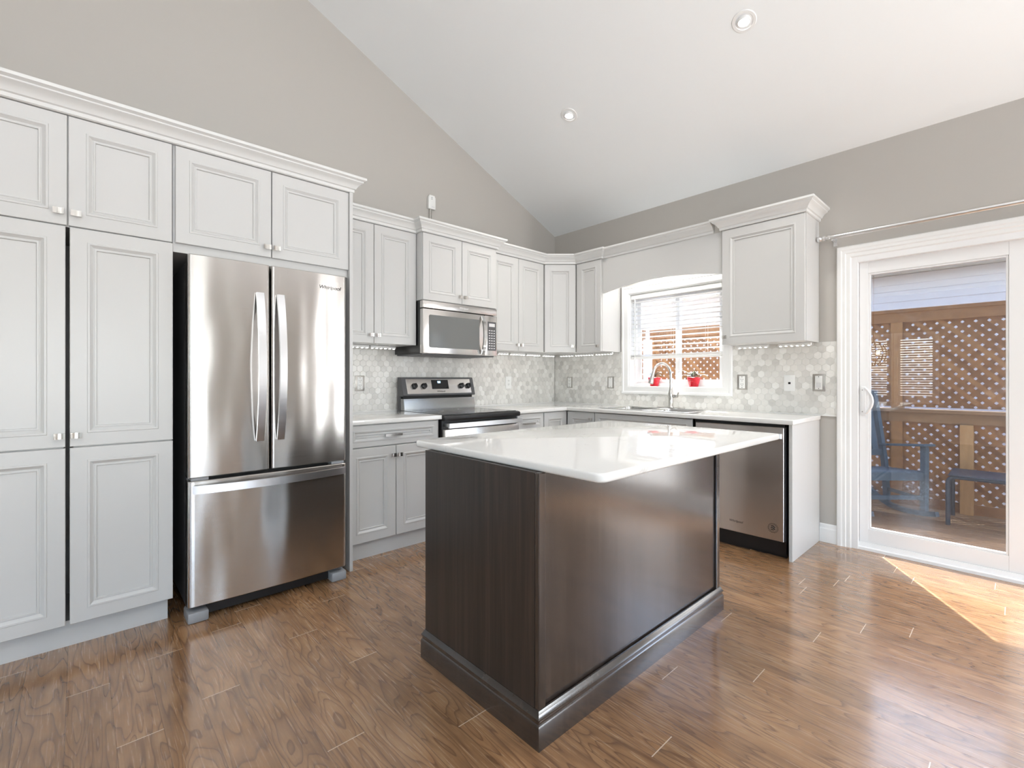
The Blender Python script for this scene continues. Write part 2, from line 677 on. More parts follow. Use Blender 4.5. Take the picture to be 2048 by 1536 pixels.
    def build(s, name, mat, parent=None, smooth=None, mats=None):
        me = bpy.data.meshes.new(name)
        if smooth is not None:
            for f in s.bm.faces:
                f.smooth = True
            lim = radians(smooth)
            for e in s.bm.edges:
                if len(e.link_faces) == 2 and e.calc_face_angle(0) > lim:
                    e.smooth = False
        s.bm.to_mesh(me)
        s.bm.free()
        o = bpy.data.objects.new(name, me)
        COL.objects.link(o)
        me.materials.append(MATS[mat])
        for m in mats or []:
            me.materials.append(MATS[m])
        if parent is not None:
            o.parent = parent
        return o


def tag(o, label=None, cat=None, group=None, kind=None):
    if label:
        o['label'] = label
    if cat:
        o['category'] = cat
    if group:
        o['group'] = group
    if kind:
        o['kind'] = kind
    return o


def thing(name, label, cat, loc=(0, 0, 0), rz=0.0, group=None):
    o = bpy.data.objects.new(name, None)
    o.empty_display_size = .05
    COL.objects.link(o)
    o.location = loc
    o.rotation_euler = (0, 0, rz)
    return tag(o, label, cat, group)


def struct(name, loc=(0, 0, 0)):
    o = bpy.data.objects.new(name, None)
    COL.objects.link(o)
    o.location = loc
    o['kind'] = 'structure'
    return o


def lettering(text, size, mat, parent, loc, rot=(pi / 2, 0, 0), shear=.25, name='lettering', depth=.0004):
    c = bpy.data.curves.new(name, 'FONT')
    c.body = text
    c.size = size
    c.shear = shear
    c.extrude = depth
    c.align_x = 'CENTER'
    c.align_y = 'CENTER'
    t = bpy.data.objects.new(name + '_curve', c)
    COL.objects.link(t)
    dg = bpy.context.evaluated_depsgraph_get()
    me = bpy.data.meshes.new_from_object(t.evaluated_get(dg))
    bpy.data.objects.remove(t, do_unlink=True)
    o = bpy.data.objects.new(name, me)
    COL.objects.link(o)
    me.materials.clear()
    me.materials.append(MATS[mat])
    o.parent = parent
    o.location = loc
    o.rotation_euler = rot
    return o


# ------------------------------------------------------------------ dimensions
XE, YN = 3.97, 3.59          # east wall face (window, patio door), north wall face (cabinets)
XW, YS = -3.6, -4.2
SL = .442
ZE = 2.785
XR = (XE + XW) / 2
ZR = ZE + SL * (XE - XR)
R90 = -pi / 2

# ------------------------------------------------------------------ room shell
m = MB().box(XW - .2, XE + .14, YS - .2, YN + .2, -.12, 0)
tag(m.build('floor', 'floor_laminate'), kind='structure')

T = .12
m = MB()
m.prism([(XE + T, ZE - SL * T), (XE + T, ZE - SL * T + .14), (XR, ZR + .14), (XW - T, ZE - SL * T + .14), (XW - T, ZE - SL * T), (XR, ZR)], 'y', YS - T, YN + T)
tag(m.build('ceiling', 'ceiling_white'), kind='structure')

gable = [(XE + T, 0), (XE + T, ZE - SL * T), (XR, ZR), (XW - T, ZE - SL * T), (XW - T, 0)]
tag(MB().prism(gable, 'y', YN, YN + T).build('wall_north', 'wall_taupe'), kind='structure')

# east wall with kitchen window and patio door openings
WY0, WY1, WZ0, WZ1 = 1.692, 2.610, 1.090, 2.005
DY0, DY1, DZ1 = -.86, .803, 2.02
m = MB()
for (y0, y1, z0, z1) in ((WY1, YN, 0, ZE), (WY0, WY1, 0, WZ0), (WY0, WY1, WZ1, ZE), (DY1, WY0, 0, ZE), (DY0, DY1, DZ1, ZE), (-2.25, DY0, 0, ZE), (-3.25, -2.25, 0, .45), (-3.25, -2.25, 2.1, ZE), (YS, -3.25, 0, ZE)):
    m.box(XE, XE + T, y0, y1, z0, z1)
tag(m.build('wall_east', 'wall_taupe'), kind='structure')

# west wall with dining windows and a side window (behind the camera)
holes_w = [(1.09, 1.62, .77, 1.99), (1.76, 2.29, .77, 1.99), (-2.7, -.5, .5, 2.3)]
m = MB()
ys = sorted({YS, YN} | {h[0] for h in holes_w} | {h[1] for h in holes_w})
for a, b in zip(ys, ys[1:]):
    hs = [h for h in holes_w if h[0] <= a + 1e-6 and h[1] >= b - 1e-6]
    if hs:
        m.box(XW - T, XW, a, b, 0, hs[0][2])
        m.box(XW - T, XW, a, b, hs[0][3], ZE)
    else:
        m.box(XW - T, XW, a, b, 0, ZE)
tag(m.build('wall_west', 'wall_taupe'), kind='structure')

# south gable wall with two big windows (behind the camera)
holes_s = [(-1.85, .95, .3, 2.2)]
m = MB()
xs = sorted({XW - T, XE + T} | {h[0] for h in holes_s} | {h[1] for h in holes_s})
for a, b in zip(xs, xs[1:]):
    hs = [h for h in holes_s if h[0] <= a + 1e-6 and h[1] >= b - 1e-6]
    if hs:
        m.box(a, b, YS - T, YS, 0, hs[0][2])
        m.box(a, b, YS - T, YS, hs[0][3], 2.4)
    else:
        m.box(a, b, YS - T, YS, 0, 2.4)
m.prism([(XE + T, 2.4), (XE + T, ZE - SL * T), (XR, ZR), (XW - T, ZE - SL * T), (XW - T, 2.4)], 'y', YS - T, YS)
tag(m.build('wall_south', 'wall_taupe'), kind='structure')


def window_behind(name, plane, a0, a1, z0, z1, n=2):
    """simple framed window; plane x: west wall, e: east wall, y: south wall"""
    r = struct(name)
    at = {'x': XW - .06, 'e': XE + .06, 'y': YS - .06}[plane]
    ct = {'x': XW + .01, 'e': XE - .01, 'y': YS + .01}[plane]

    def bx(m, u0, u1, w0, w1, c, d):
        if plane == 'y':
            m.box(u0, u1, c - d, c + d, w0, w1)
        else:
            m.box(c - d, c + d, u0, u1, w0, w1)
    m = MB()
    bx(m, a0, a1, z0, z0 + .05, at, .03)
    bx(m, a0, a1, z1 - .05, z1, at, .03)
    for i in range(n + 1):
        u = a0 + (a1 - a0) * i / n
        bx(m, max(a0, u - .03), min(a1, u + .03), z0 + .05, z1 - .05, at, .03)
    m.build('window_frame', 'vinyl_white', r)
    m = MB()
    bx(m, a0, a1, z0, z1, at, .003)
    m.build('window_pane', 'window_glass', r)
    m = MB()
    cw = .065
    for (u0, u1, w0, w1) in ((a0 - cw, a0, z0 - cw, z1 + cw), (a1, a1 + cw, z0 - cw, z1 + cw), (a0, a1, z1, z1 + cw), (a0, a1, z0 - cw, z0)):
        bx(m, u0, u1, w0, w1, ct, .0095)
    m.build('window_casing', 'trim_white', r)


window_behind('window_2', 'x', 1.09, 1.62, .77, 1.99, 1)
window_behind('window_3', 'x', 1.76, 2.29, .77, 1.99, 1)
window_behind('window_4', 'x', -2.7, -.5, .5, 2.3, 2)
window_behind('window_5', 'y', -1.85, .95, .3, 2.2, 3)
window_behind('window_6', 'e', -3.25, -2.25, .45, 2.1, 2)

# baseboard between the end panel and the door casing
prof_base = [(0, 0), (.014, 0), (.014, .095), (.010, .105), (.008, .125), (.004, .132), (0, .132)]
m = MB().sweep([(XE, .995), (XE, .889)], prof_base)
tag(m.build('baseboard_east', 'trim_white'), kind='structure')

# ------------------------------------------------------------------ kitchen window
w1 = struct('window_1')
CW = .078
prof_case = [(0, 0), (0, .012), (.008, .016), (.050, .014), (.056, .020), (.072, .020), (CW, .012), (CW, 0)]


def casing_rect(mb, y0, y1, z0, z1, x, prof, legs_only=False):
    """picture-frame casing around an opening on the east wall; prof: (distance from the opening, thickness)"""
    rr = []
    for d, t in prof:
        if legs_only:
            pts = [(y1 + d, 0), (y1 + d, z1 + d), (y0 - d, z1 + d), (y0 - d, 0)]
        else:
            pts = [(y0 - d, z0 - d), (y1 + d, z0 - d), (y1 + d, z1 + d), (y0 - d, z1 + d)]
        rr.append([mb.bm.verts.new((x - t, a, b)) for a, b in pts])
    fs = []
    for a, b in zip(rr, rr[1:]):
        for i in range(3 if legs_only else 4):
            j = (i + 1) % 4
            fs.append(mb.bm.faces.new((a[i], a[j], b[j], b[i])))
    bmesh.ops.recalc_face_normals(mb.bm, faces=fs)
    return mb


m = casing_rect(MB(), WY0, WY1, WZ0 + .018, WZ1, XE, prof_case)
m.build('window_casing', 'trim_white', w1)
m = MB()
XF = 4.045
m.box(XE - .004, XF + .06, WY0 - .001, WY1 + .001, WZ0 - .02, WZ0 + .016, .003)     # stool
m.build('window_sill', 'trim_white', w1)
m = MB()
m.box(XE - .003, XF + .06, WY0 + .0005, WY0 + .010, WZ0 + .016, WZ1 - .0005)
m.box(XE - .003, XF + .06, WY1 - .010, WY1 - .0005, WZ0 + .016, WZ1 - .0005)
m.box(XE - .003, XF + .06, WY0 + .010, WY1 - .010, WZ1 - .010, WZ1 - .0005)
m.build('window_jamb', 'trim_white', w1)
m = MB()
fz0, fz1 = WZ0 + .016, WZ1 - .010
m.box(XF, XF + .06, WY0 + .010, WY0 + .030, fz0, fz1)
m.box(XF, XF + .06, WY1 - .030, WY1 - .010, fz0, fz1)
m.box(XF, XF + .06, WY0 + .028, WY1 - .028, fz0, fz0 + .03)
m.box(XF, XF + .06, WY0 + .028, WY1 - .028, fz1 - .028, fz1)
m.build('window_frame', 'vinyl_white', w1)
for (y0, y1, dx) in ((2.125, 2.582, .028), (1.720, 2.165, .004)):
    m = MB()
    a = XF + dx
    m.box(a, a + .022, y0, y0 + .04, fz0 + .03, fz1 - .028, .002)
    m.box(a, a + .022, y1 - .04, y1, fz0 + .03, fz1 - .028, .002)
    m.box(a, a + .022, y0 + .04, y1 - .04, fz0 + .03, fz0 + .065)
    m.box(a, a + .022, y0 + .04, y1 - .04, fz1 - .065, fz1 - .028)
    sa = m.build('window_sash', 'vinyl_white', w1)
    MB().box(a + .009, a + .013, y0 + .035, y1 - .035, fz0 + .06, fz1 - .06).build('window_pane', 'window_glass', sa)

# blind inside the jamb
bl = thing('window_blind', 'white horizontal slatted blind half lowered in the kitchen window', 'blind', (XE + .035, (WY0 + WY1) / 2, WZ1 - .010))
bw = (WY1 - WY0) / 2 - .018
m = MB().box(-.028, .028, -bw, bw, -.045, -.002, .003)
m.build('headrail', 'device_white', bl)
m = MB()
zz = -.075
while zz > -.575:
    n = 5
    prev = None
    for k in range(n + 1):
        u = -.025 + .05 * k / n
        h = .0025 * (1 - (u / .025) ** 2) - .10 * u
        v = [m.bm.verts.new((u, -bw, zz + h)), m.bm.verts.new((u, bw, zz + h)), m.bm.verts.new((u, bw, zz + h - .0028)), m.bm.verts.new((u, -bw, zz + h - .0028))]
        if prev:
            for a, b in ((0, 1), (1, 2), (2, 3), (3, 0)):
                m.bm.faces.new((prev[a], prev[b], v[b], v[a]))
        else:
            m.bm.faces.new(v)
        prev = v
    m.bm.faces.new(prev[::-1])
    zz -= .0425
bmesh.ops.recalc_face_normals(m.bm, faces=m.bm.faces)
m.build('slats', 'device_white', bl)
m = MB().box(-.027, .027, -bw, bw, -.628, -.606, .004)
for k in range(3):
    m.box(-.025, .025, -bw, bw, -.603 + k * .007, -.600 + k * .007)
m.build('bottom_rail', 'device_white', bl)
for y in (-.30, .02, .30):
    for x in (-.024, .024):
        MB().tube([(x, y, -.02), (x, y, -.61)], .0009, 5).build('ladder_cord', 'device_white', bl)
m = MB().tube([(-.031, .395, -.03), (-.034, .396, -.70)], .0038, 8)
m.build('tilt_wand', 'device_white', bl)

# ------------------------------------------------------------------ patio door
d1 = struct('door_1')
prof_dc = [(0, 0), (0, .010), (.008, .016), (.030, .016), (.036, .022), (.052, .022), (.060, .026), (.080, .026), (.086, .018), (.086, 0)]
m = casing_rect(MB(), DY0, DY1, 0, DZ1, XE, prof_dc, True)
m.build('door_casing', 'trim_white', d1)
m = MB()
m.box(XE - .01, XE + .13, DY1 - .036, DY1 + .001, 0, DZ1, .002)
m.box(XE - .01, XE + .13, DY0 - .001, DY0 + .036, 0, DZ1, .002)
m.box(XE - .01, XE + .13, DY0 + .036, DY1 - .036, DZ1 - .036, DZ1 + .001)
m.build('door_frame', 'vinyl_white', d1)
m = MB()
m.prism([(XE + .0, 0), (XE + .0, .018), (XE + .012, .022), (XE + .018, .05), (XE + .024, .05), (XE + .024, .03), (XE + .13, .03), (XE + .13, 0)], 'y', DY0 + .036, DY1 - .036)
m.build('door_track', 'vinyl_white', d1)


def slider(name, y0, y1, x0, gy0, gy1, z0, z1, gz0, gz1):
    r = bpy.data.objects.new(name, None)
    COL.objects.link(r)
    r.parent = d1
    m = MB()
    x1 = x0 + .036
    m.box(x0, x1, gy1, y1, z0, z1, .002)
    m.box(x0, x1, y0, gy0, z0, z1, .002)
    m.box(x0 + .0006, x1 - .0006, gy0, gy1, z0, gz0, .001)
    m.box(x0 + .0006, x1 - .0006, gy0, gy1, gz1, z1, .001)
    b = .012                                             # glazing bead
    for (a0, a1, c0, c1) in ((gy0, gy0 + b, gz0, gz1), (gy1 - b, gy1, gz0, gz1), (gy0 + b, gy1 - b, gz0, gz0 + b), (gy0 + b, gy1 - b, gz1 - b, gz1)):
        m.box(x0 + .006, x1 - .006, a0, a1, c0, c1, .002)
    m.build('door_stile_frame', 'vinyl_white', r)
    MB().box(x0 + .016, x0 + .020, gy0 + .005, gy1 - .005, gz0 + .005, gz1 - .005).build('door_pane', 'door_glass', r)
    return r


sp = slider('sliding_panel', -.045, .765, XE + .030, .050, .716, .032, 1.984, .142, 1.905)
fp = slider('fixed_panel', -.825, .02, XE + .080, -.745, -.060, .032, 1.984, .142, 1.905)
# pull handle of the sliding panel
hd = MB()
hd.box(XE + .022, XE + .031, .728, .756, .925, 1.125, .004)
hb = hd.build('door_handle', 'vinyl_white', sp, 40)
m = MB()
pts = [(XE + .026 - .0 * k, .742, 0) for k in range(2)]
pts = []
for k in range(17):
    t = k / 16
    s_ = sin(pi * t)
    pts.append((XE + .026 - .040 * s_ ** .7, .735 - .048 * s_ ** .8, .935 + .18 * t))
m.strip(pts, .022, .010, (.75, .66, 0))
m.build('handle_grip', 'vinyl_white', hb, 40)
m = MB()
for z in (.95, 1.10):
    m.lathe([(.003, 0), (.003, .002)], 10, (XE + .0205, .748, z), 'x')
m.build('screw', 'screw', hb)
# insect screen outside
MB().box(XE + .122, XE + .123, .03, .73, .08, 1.95).build('insect_screen', 'insect_screen', d1)

# ------------------------------------------------------------------ backsplash
HEXW = .0515


def hexwall(name, label, tomat, W_, z0, z1, skip, grout_boxes, seed):
    """hexagonal tiles in local (x right, z up) facing -Y"""
    rnd = random.Random(seed)
    r = thing(name, label, 'backsplash', tomat[0], tomat[1])
    m = MB()
    R_ = HEXW / sqrt(3) * .972
    rowh = HEXW * .8660
    j = 0
    z = z0 - .01
    while z < z1 + R_:
        x = -HEXW + (HEXW / 2 if j % 2 else 0)
        while x < W_ + HEXW:
            if not skip(x, z):
                tx, tz = rnd.gauss(0, .010), rnd.gauss(0, .010)
                loops = []
                for (sc, yy) in ((1.0, -.001), (1.0, -.0052), (.955, -.0068)):
                    loop = []
                    for k in range(6):
                        a = pi / 6 + k * pi / 3
                        px, pz = R_ * sc * cos(a), R_ * sc * sin(a)
                        qx = min(max(x + px, 0), W_)
                        qz = min(max(z + pz, z0), z1)
                        loop.append(Vector((qx, yy + tx * px + tz * pz if yy < -.002 else yy, qz)))
                    loops.append(loop)
                lp = loops[-1]
                w_ = max(p.x for p in lp) - min(p.x for p in lp)
                h_ = max(p.z for p in lp) - min(p.z for p in lp)
                if w_ > .004 and h_ > .004:
                    vv = [[m.bm.verts.new(p) for p in lo] for lo in loops]
                    for a, b in zip(vv, vv[1:]):
                        for k in range(6):
                            kk = (k + 1) % 6
                            try:
                                m.bm.faces.new((a[k], a[kk], b[kk], b[k]))
                            except ValueError:
                                pass
                    m.bm.faces.new(vv[-1])
            x += HEXW
        z += rowh
        j += 1
    bmesh.ops.recalc_face_normals(m.bm, faces=m.bm.faces)
    m.build('hexagon_tiles', 'hex_marble', r)
    g = MB()
    for b in grout_boxes:
        g.box(b[0], b[1], -.0048, 0, b[2], b[3])
    g.build('grout', 'grout', r)
    c = MB().box(0, W_, -.010, 0, z0 - .003, z0 + .006)
    c.build('caulk_bead', 'tile_caulk', r)
    return r


ZC = .912                       # worktop height
hexwall('backsplash', 'hexagonal marble tile backsplash behind the range wall worktop', ((1.24, YN - .0008, 0), 0), 2.73 - .011, ZC, 1.50, lambda x, z: False,
        [(0, 2.719, ZC, 1.5)], 3)
# east wall, local x = YN - y
L = YN - .889
wa, wb = YN - (WY1 + .075), YN - (WY0 - .075)


def skip_e(x, z):
    inside_win = wa + .03 < x < wb - .03 and z > WZ0 - .035
    return inside_win or (z > 1.475 and x > 1.3)


hexwall('backsplash', 'hexagonal marble tile backsplash around the sink window on the patio door wall', ((XE - .0008, YN - .008, 0), R90), L - .008, ZC, 1.445, skip_e,
        [(0, wa - .004, ZC, 1.445), (wa - .004, wb - .012, ZC, WZ0 - .065), (wb - .012, L - .008, ZC, 1.445)], 8)

# ------------------------------------------------------------------ cabinets
FR = .056
DOOR_PROF = [(0, 0), (0, .017), (.002, .019), (FR, .019), (FR + .002, .0215), (FR + .009, .0215), (FR + .012, .019), (FR + .021, .0125), (FR + .0235, .0125),
             (FR + .025, .0145), (FR + .031, .0145), (FR + .033, .008)]


def door_part(parent, x0, x1, z0, z1, knob=None, fr=None, name='door', pull=None, yoff=.02):
    prof = DOOR_PROF
    if fr is not None:
        k = fr - FR
        prof = [(a + k if a > .01 else a, b) for a, b in DOOR_PROF]
    g = .0012
    m = MB().rings(x1 - x0 - 2 * g, z1 - z0 - 2 * g, prof, x0 + g, z0 + g, yoff)
    o = m.build(name, 'cabinet_white', parent)
    if knob:
        kx, kz = knob
        y = yoff - .019
        m = MB()
        m.lathe([(.0055, y + .001), (.0045, y - .008), (.006, y - .016)], 12, (kx, 0, kz), 'y')
        # small concave rectangular plate
        prev = None
        n = 6
        for i in range(n + 1):
            t = -1 + 2 * i / n
            yy = y - .019 - .004 * (t * t)
            v = [m.bm.verts.new((kx + t * .0175, yy, kz - .0125)), m.bm.verts.new((kx + t * .0175, yy, kz + .0125)),
                 m.bm.verts.new((kx + t * .0175, yy + .005, kz + .0125)), m.bm.verts.new((kx + t * .0175, yy + .005, kz - .0125))]
            if prev:
                for a, b in ((0, 1), (1, 2), (2, 3), (3, 0)):
                    m.bm.faces.new((prev[a], prev[b], v[b], v[a]))
            else:
                m.bm.faces.new(v)
            prev = v
        m.bm.faces.new(prev[::-1])
        bmesh.ops.recalc_face_normals(m.bm, faces=m.bm.faces)
        m.build('knob', 'nickel', o, 35)
    if pull:
        px, pz, pw = pull
        y = yoff - .019 + .006
        m = MB()
        for sx in (-1, 1):
            m.box(px + sx * pw * .38 - .005, px + sx * pw * .38 + .005, y - .028, y + .004, pz - .005, pz + .005, .001)
        m.strip([(px - pw / 2, y - .030, pz), (px - pw / 4, y - .0275, pz), (px, y - .0265, pz), (px + pw / 4, y - .0275, pz), (px + pw / 2, y - .030, pz)], .016, .006, (0, 0, 1))
        m.build('handle', 'nickel', o, 35)
    return o


def cabinet(name, label, loc, rz, W_, D, z0, z1, doors=(), drawers=(), toe=None, cat='cabinet', group=None, body=None):
    r = thing(name, label, cat, loc, rz, group)
    m = MB()
    if body:
        body(m)
    else:
        m.box(0, W_, .0205, D, z0, z1)
    m.build('carcass', 'cabinet_white', r)
    if toe:
        MB().box(0, W_ + toe[1], toe[0], D, 0, z0).build('toe_kick', 'cabinet_white', r)
    for d in doors:
        door_part(r, *d)
    for d in drawers:
        door_part(r, *d[:4], None, .034, 'drawer', d[4])
    return r


ZT = 2.318
YT = 2.79       # front of the tall units


def pantry_body(m):
    D = YN - YT - .002
    W1 = .735
    # two column boxes with a slit between them
    m.box(0, .352, .0205, D, .112, 1.838)
    m.box(.384, W1, .0205, D, .112, 1.838)
    m.box(.352, .384, .42, D, .112, 1.838)
    m.box(0, W1, .0205, D, 1.838, ZT + .0)


X0 = -.400
c0 = .366
cabinet('pantry_cabinet', 'tall white pantry cabinet with six panelled doors at left edge', (X0, YT, 0), 0, .735, YN - YT - .002, .112, ZT,
        doors=[(0, c0 - .001, 1.840, ZT - .002, (.337, 1.895)), (c0 + .001, .735, 1.840, ZT - .002, (.393, 1.895)),
               (0, c0 - .006, .883, 1.837, (.340, .933)), (c0 + .005, .738, .883, 1.837, (.392, .933)),
               (0, c0 - .006, .113, .880), (c0 + .005, .738, .113, .880)],
        toe=(.062, -.012), body=pantry_body)
XP = .338
XPAN = 1.236
cabinet('bridge_cabinet', 'white two-door cabinet bridging over the refrigerator', (XP, YT, 0), 0, XPAN - .022 - XP, YN - YT - .002, 1.80, ZT,
        doors=[(.008, .4405, 1.842, ZT - .002, (.417, 1.895)), (.4435, .878, 1.842, ZT - .002, (.465, 1.895))])
r = thing('end_panel', 'tall narrow white end panel right of the refrigerator', 'panel', (XPAN - .02, YT - .012, 0))
MB().box(0, .020, 0, YN - YT + .010, 0, ZT, .001).build('panel', 'cabinet_white', r)

# base units on the north wall
YB = 2.895
zt = ZC - .0305
cabinet('base_cabinet', 'white base cabinet with one drawer and two doors left of range', (1.2375, YB, 0), 0, .714, YN - YB - .002, .100, zt,
        doors=[(.016, .3565, .112, .726, (.332, .662)), (.3585, .698, .112, .726, (.378, .662))],
        drawers=[(.016, .698, .731, zt - .006, (.330, .800, .125))], toe=(.035, 0))
cabinet('base_cabinet', 'white base cabinet with small drawer just right of range', (2.722, YB, 0), 0, .338, YN - YB - .002, .100, zt,
        doors=[(.010, .334, .112, .726, (.31, .662))],
        drawers=[(.010, .334, .731, zt - .006, (.140, .790, .135))], toe=(.035, 0))
XB = 3.372
cabinet('corner_base_cabinet', 'white base cabinet with narrow knobless door filling the inside corner', (3.062, YB, 0), 0, XB - 3.062 - .001, YN - YB - .002, .100, zt,
        doors=[(.002, .3085, .112, zt - .006, None)], toe=(.035, 0))
cabinet('corner_base_cabinet', 'white base cabinet door with square knob beside sink base, near inside corner', (XB, YB - .002, 0), R90, .318, XE - XB - .002, .100, zt,
        doors=[(.001, .314, .112, zt - .006, (.284, .815))], toe=(.05, 0))
cabinet('sink_base_cabinet', 'white sink base cabinet with false front under the steel sink', (XB, 2.574, 0), R90, .905, XE - XB - .002, .100, .70,
        doors=[(.003, .45, .112, .700, (.42, .66)), (.453, .902, .112, .700, (.48, .66))],
        drawers=[(.003, .902, .704, zt - .006, None)], toe=(.05, 0))
r = thing('end_panel', 'low white end panel beside the dishwasher', 'panel', (XB - .008, 1.016, 0), R90)
MB().box(0, .020, 0, XE - XB + .006, 0, zt, .001).build('panel', 'cabinet_white', r)

# upper units, north wall
YU = 3.225
ZU = 1.442
cabinet('wall_cabinet', 'white two-door wall cabinet between refrigerator panel and microwave', (1.2375, YU, 0), 0, .7165, YN - YU - .002, ZU, ZT,
        doors=[(.004, .3585, ZU - .003, ZT - .002, (.333, 1.500)), (.3605, .714, ZU - .003, ZT - .002, (.385, 1.500))])
YM = 3.14
cabinet('microwave_cabinet', 'short white two-door cabinet directly above the microwave', (1.9555, YM, 0), 0, .759, YN - YM - .002, 1.793, ZT,
        doors=[(.004, .378, 1.793, ZT - .002, (.352, 1.850)), (.380, .755, 1.793, ZT - .002, (.406, 1.850))])
cabinet('wall_cabinet', 'white two-door wall cabinet between microwave and corner cabinet', (2.716, YU, 0), 0, .690, YN - YU - .002, ZU, ZT,
        doors=[(.006, .344, ZU - .003, ZT - .002, (.318, 1.496)), (.346, .688, ZU - .003, ZT - .002, (.371, 1.496))])
# diagonal corner
PA, PB = Vector((3.412, YU)), Vector((3.645, 3.012))
dlen = (PB - PA).length
drz = math.atan2(PB.y - PA.y, PB.x - PA.x)


def corner_body(m):
    inv = Matrix.Rotation(-drz, 4, 'Z') @ Matrix.Translation((-PA.x, -PA.y, 0))
    dn = Vector((-sin(drz), cos(drz))) * .021
    pts = [(PA.x + dn.x, PA.y + dn.y), (PB.x + dn.x, PB.y + dn.y), (XE - .002, 3.014), (XE - .002, YN - .002), (3.412, YN - .002)]
    q = [inv @ Vector((p[0], p[1], 0)) for p in pts]
    m.prism([(p.x, p.y) for p in q], 'z', ZU, ZT)


cabinet('corner_wall_cabinet', 'white diagonal corner wall cabinet with single door', (PA.x, PA.y, 0), drz, dlen, .3, ZU, ZT,
        doors=[(.003, dlen - .003, ZU - .003, ZT - .002, (dlen - .032, 1.500))], body=corner_body)
XU = 3.645
cabinet('wall_cabinet', 'narrow white one-door wall cabinet left of the kitchen window', (XU, 3.008, 0), R90, .302, XE - XU - .002, ZU, ZT,
        doors=[(.003, .300, ZU - .003, ZT - .002, (.272, 1.490))])
cabinet('wall_cabinet', 'white single-door wall cabinet between kitchen window and patio door', (XU, 1.570, 0), R90, .570, XE - XU - .002, ZU, ZT,
        doors=[(.003, .568, ZU - .003, ZT - .002, (.028, 1.497))])

# arched valance over the window
r = thing('window_valance', 'white arched valance board spanning above the kitchen window', 'valance', (3.672, 2.704, 0), R90)
m = MB()
Wv = 2.704 - 1.572
top = [(0, ZT), (Wv, ZT)]
arc = []
for k in range(25):
    t = k / 24
    x = .04 + (Wv - .08) * t
    arc.append((x, 1.998 + .052 * sin(pi * t) ** .9))
poly = [(0, ZT), (0, 1.992)] + arc + [(Wv, 1.992), (Wv, ZT)]
m.prism(poly, 'y', 0, .02)
m.build('board', 'cabinet_white', r)

# crowns
Z0c = ZT
CROWN = [(-.02, Z0c), (.004, Z0c), (.010, Z0c + .004), (.010, Z0c + .020), (.018, Z0c + .024), (.024, Z0c + .036), (.036, Z0c + .050), (.048, Z0c + .057), (.052, Z0c + .060),
         (.052, Z0c + .066), (.058, Z0c + .070), (.066, Z0c + .074), (.066, Z0c + .088), (-.02, Z0c + .088)]
r = thing('crown_molding', 'long white crown molding along tall pantry and refrigerator units', 'molding', (0, YT, Z0c))
MB().sweep([(X0, YT), (XPAN + .001, YT), (XPAN + .001, 3.156)], CROWN).xf(Matrix.Translation((0, -YT, -Z0c))).build('molding', 'crown_lit_white', r, 30)
r = thing('crown_molding', 'white crown molding stepping over range, corner and window cabinets', 'molding', (2.3, YM, Z0c))
m = MB().sweep([(1.262, YU), (1.954, YU), (1.954, YM), (2.716, YM), (2.716, YU), (3.412, YU), (XU, 3.012), (XU, 2.704), (3.672, 2.704), (3.672, 1.640)], CROWN)
m.xf(Matrix.Translation((-2.3, -YM, -Z0c))).build('molding', 'crown_lit_white', r, 30)
r = thing('crown_molding', 'short white crown molding capping cabinet nearest patio door', 'molding', (XU, 1.3, Z0c))
m = MB().sweep([(3.71, 1.572), (XU, 1.572), (XU, .999), (XE - .001, .999)], CROWN)
m.xf(Matrix.Translation((-XU, -1.3, -Z0c))).build('molding', 'crown_lit_white', r, 30)

# ------------------------------------------------------------------ worktops
ct = MB().cells([1.2375, 1.952], [2.872, YN - .012], lambda i, j: True, ZC - .030, ZC, .004).build('worktop', 'quartz_white', None, 40)
tag(ct, 'short white quartz worktop left of the range', 'worktop')
SX0, SX1, SY0, SY1 = 3.440, 3.905, 1.745, 2.545      # sink cut-out
xs = [2.720, 3.345, SX0, SX1, XE - .012]
ys = [.988, SY0, SY1, 2.872, YN - .012]
ct = MB().cells(xs, ys, lambda i, j: not (i == 0 and j < 3) and not (i == 2 and j == 1), ZC - .030, ZC, .004).build('worktop', 'quartz_white', None, 40)
tag(ct, 'long L-shaped white quartz worktop running round the corner and sink', 'worktop')

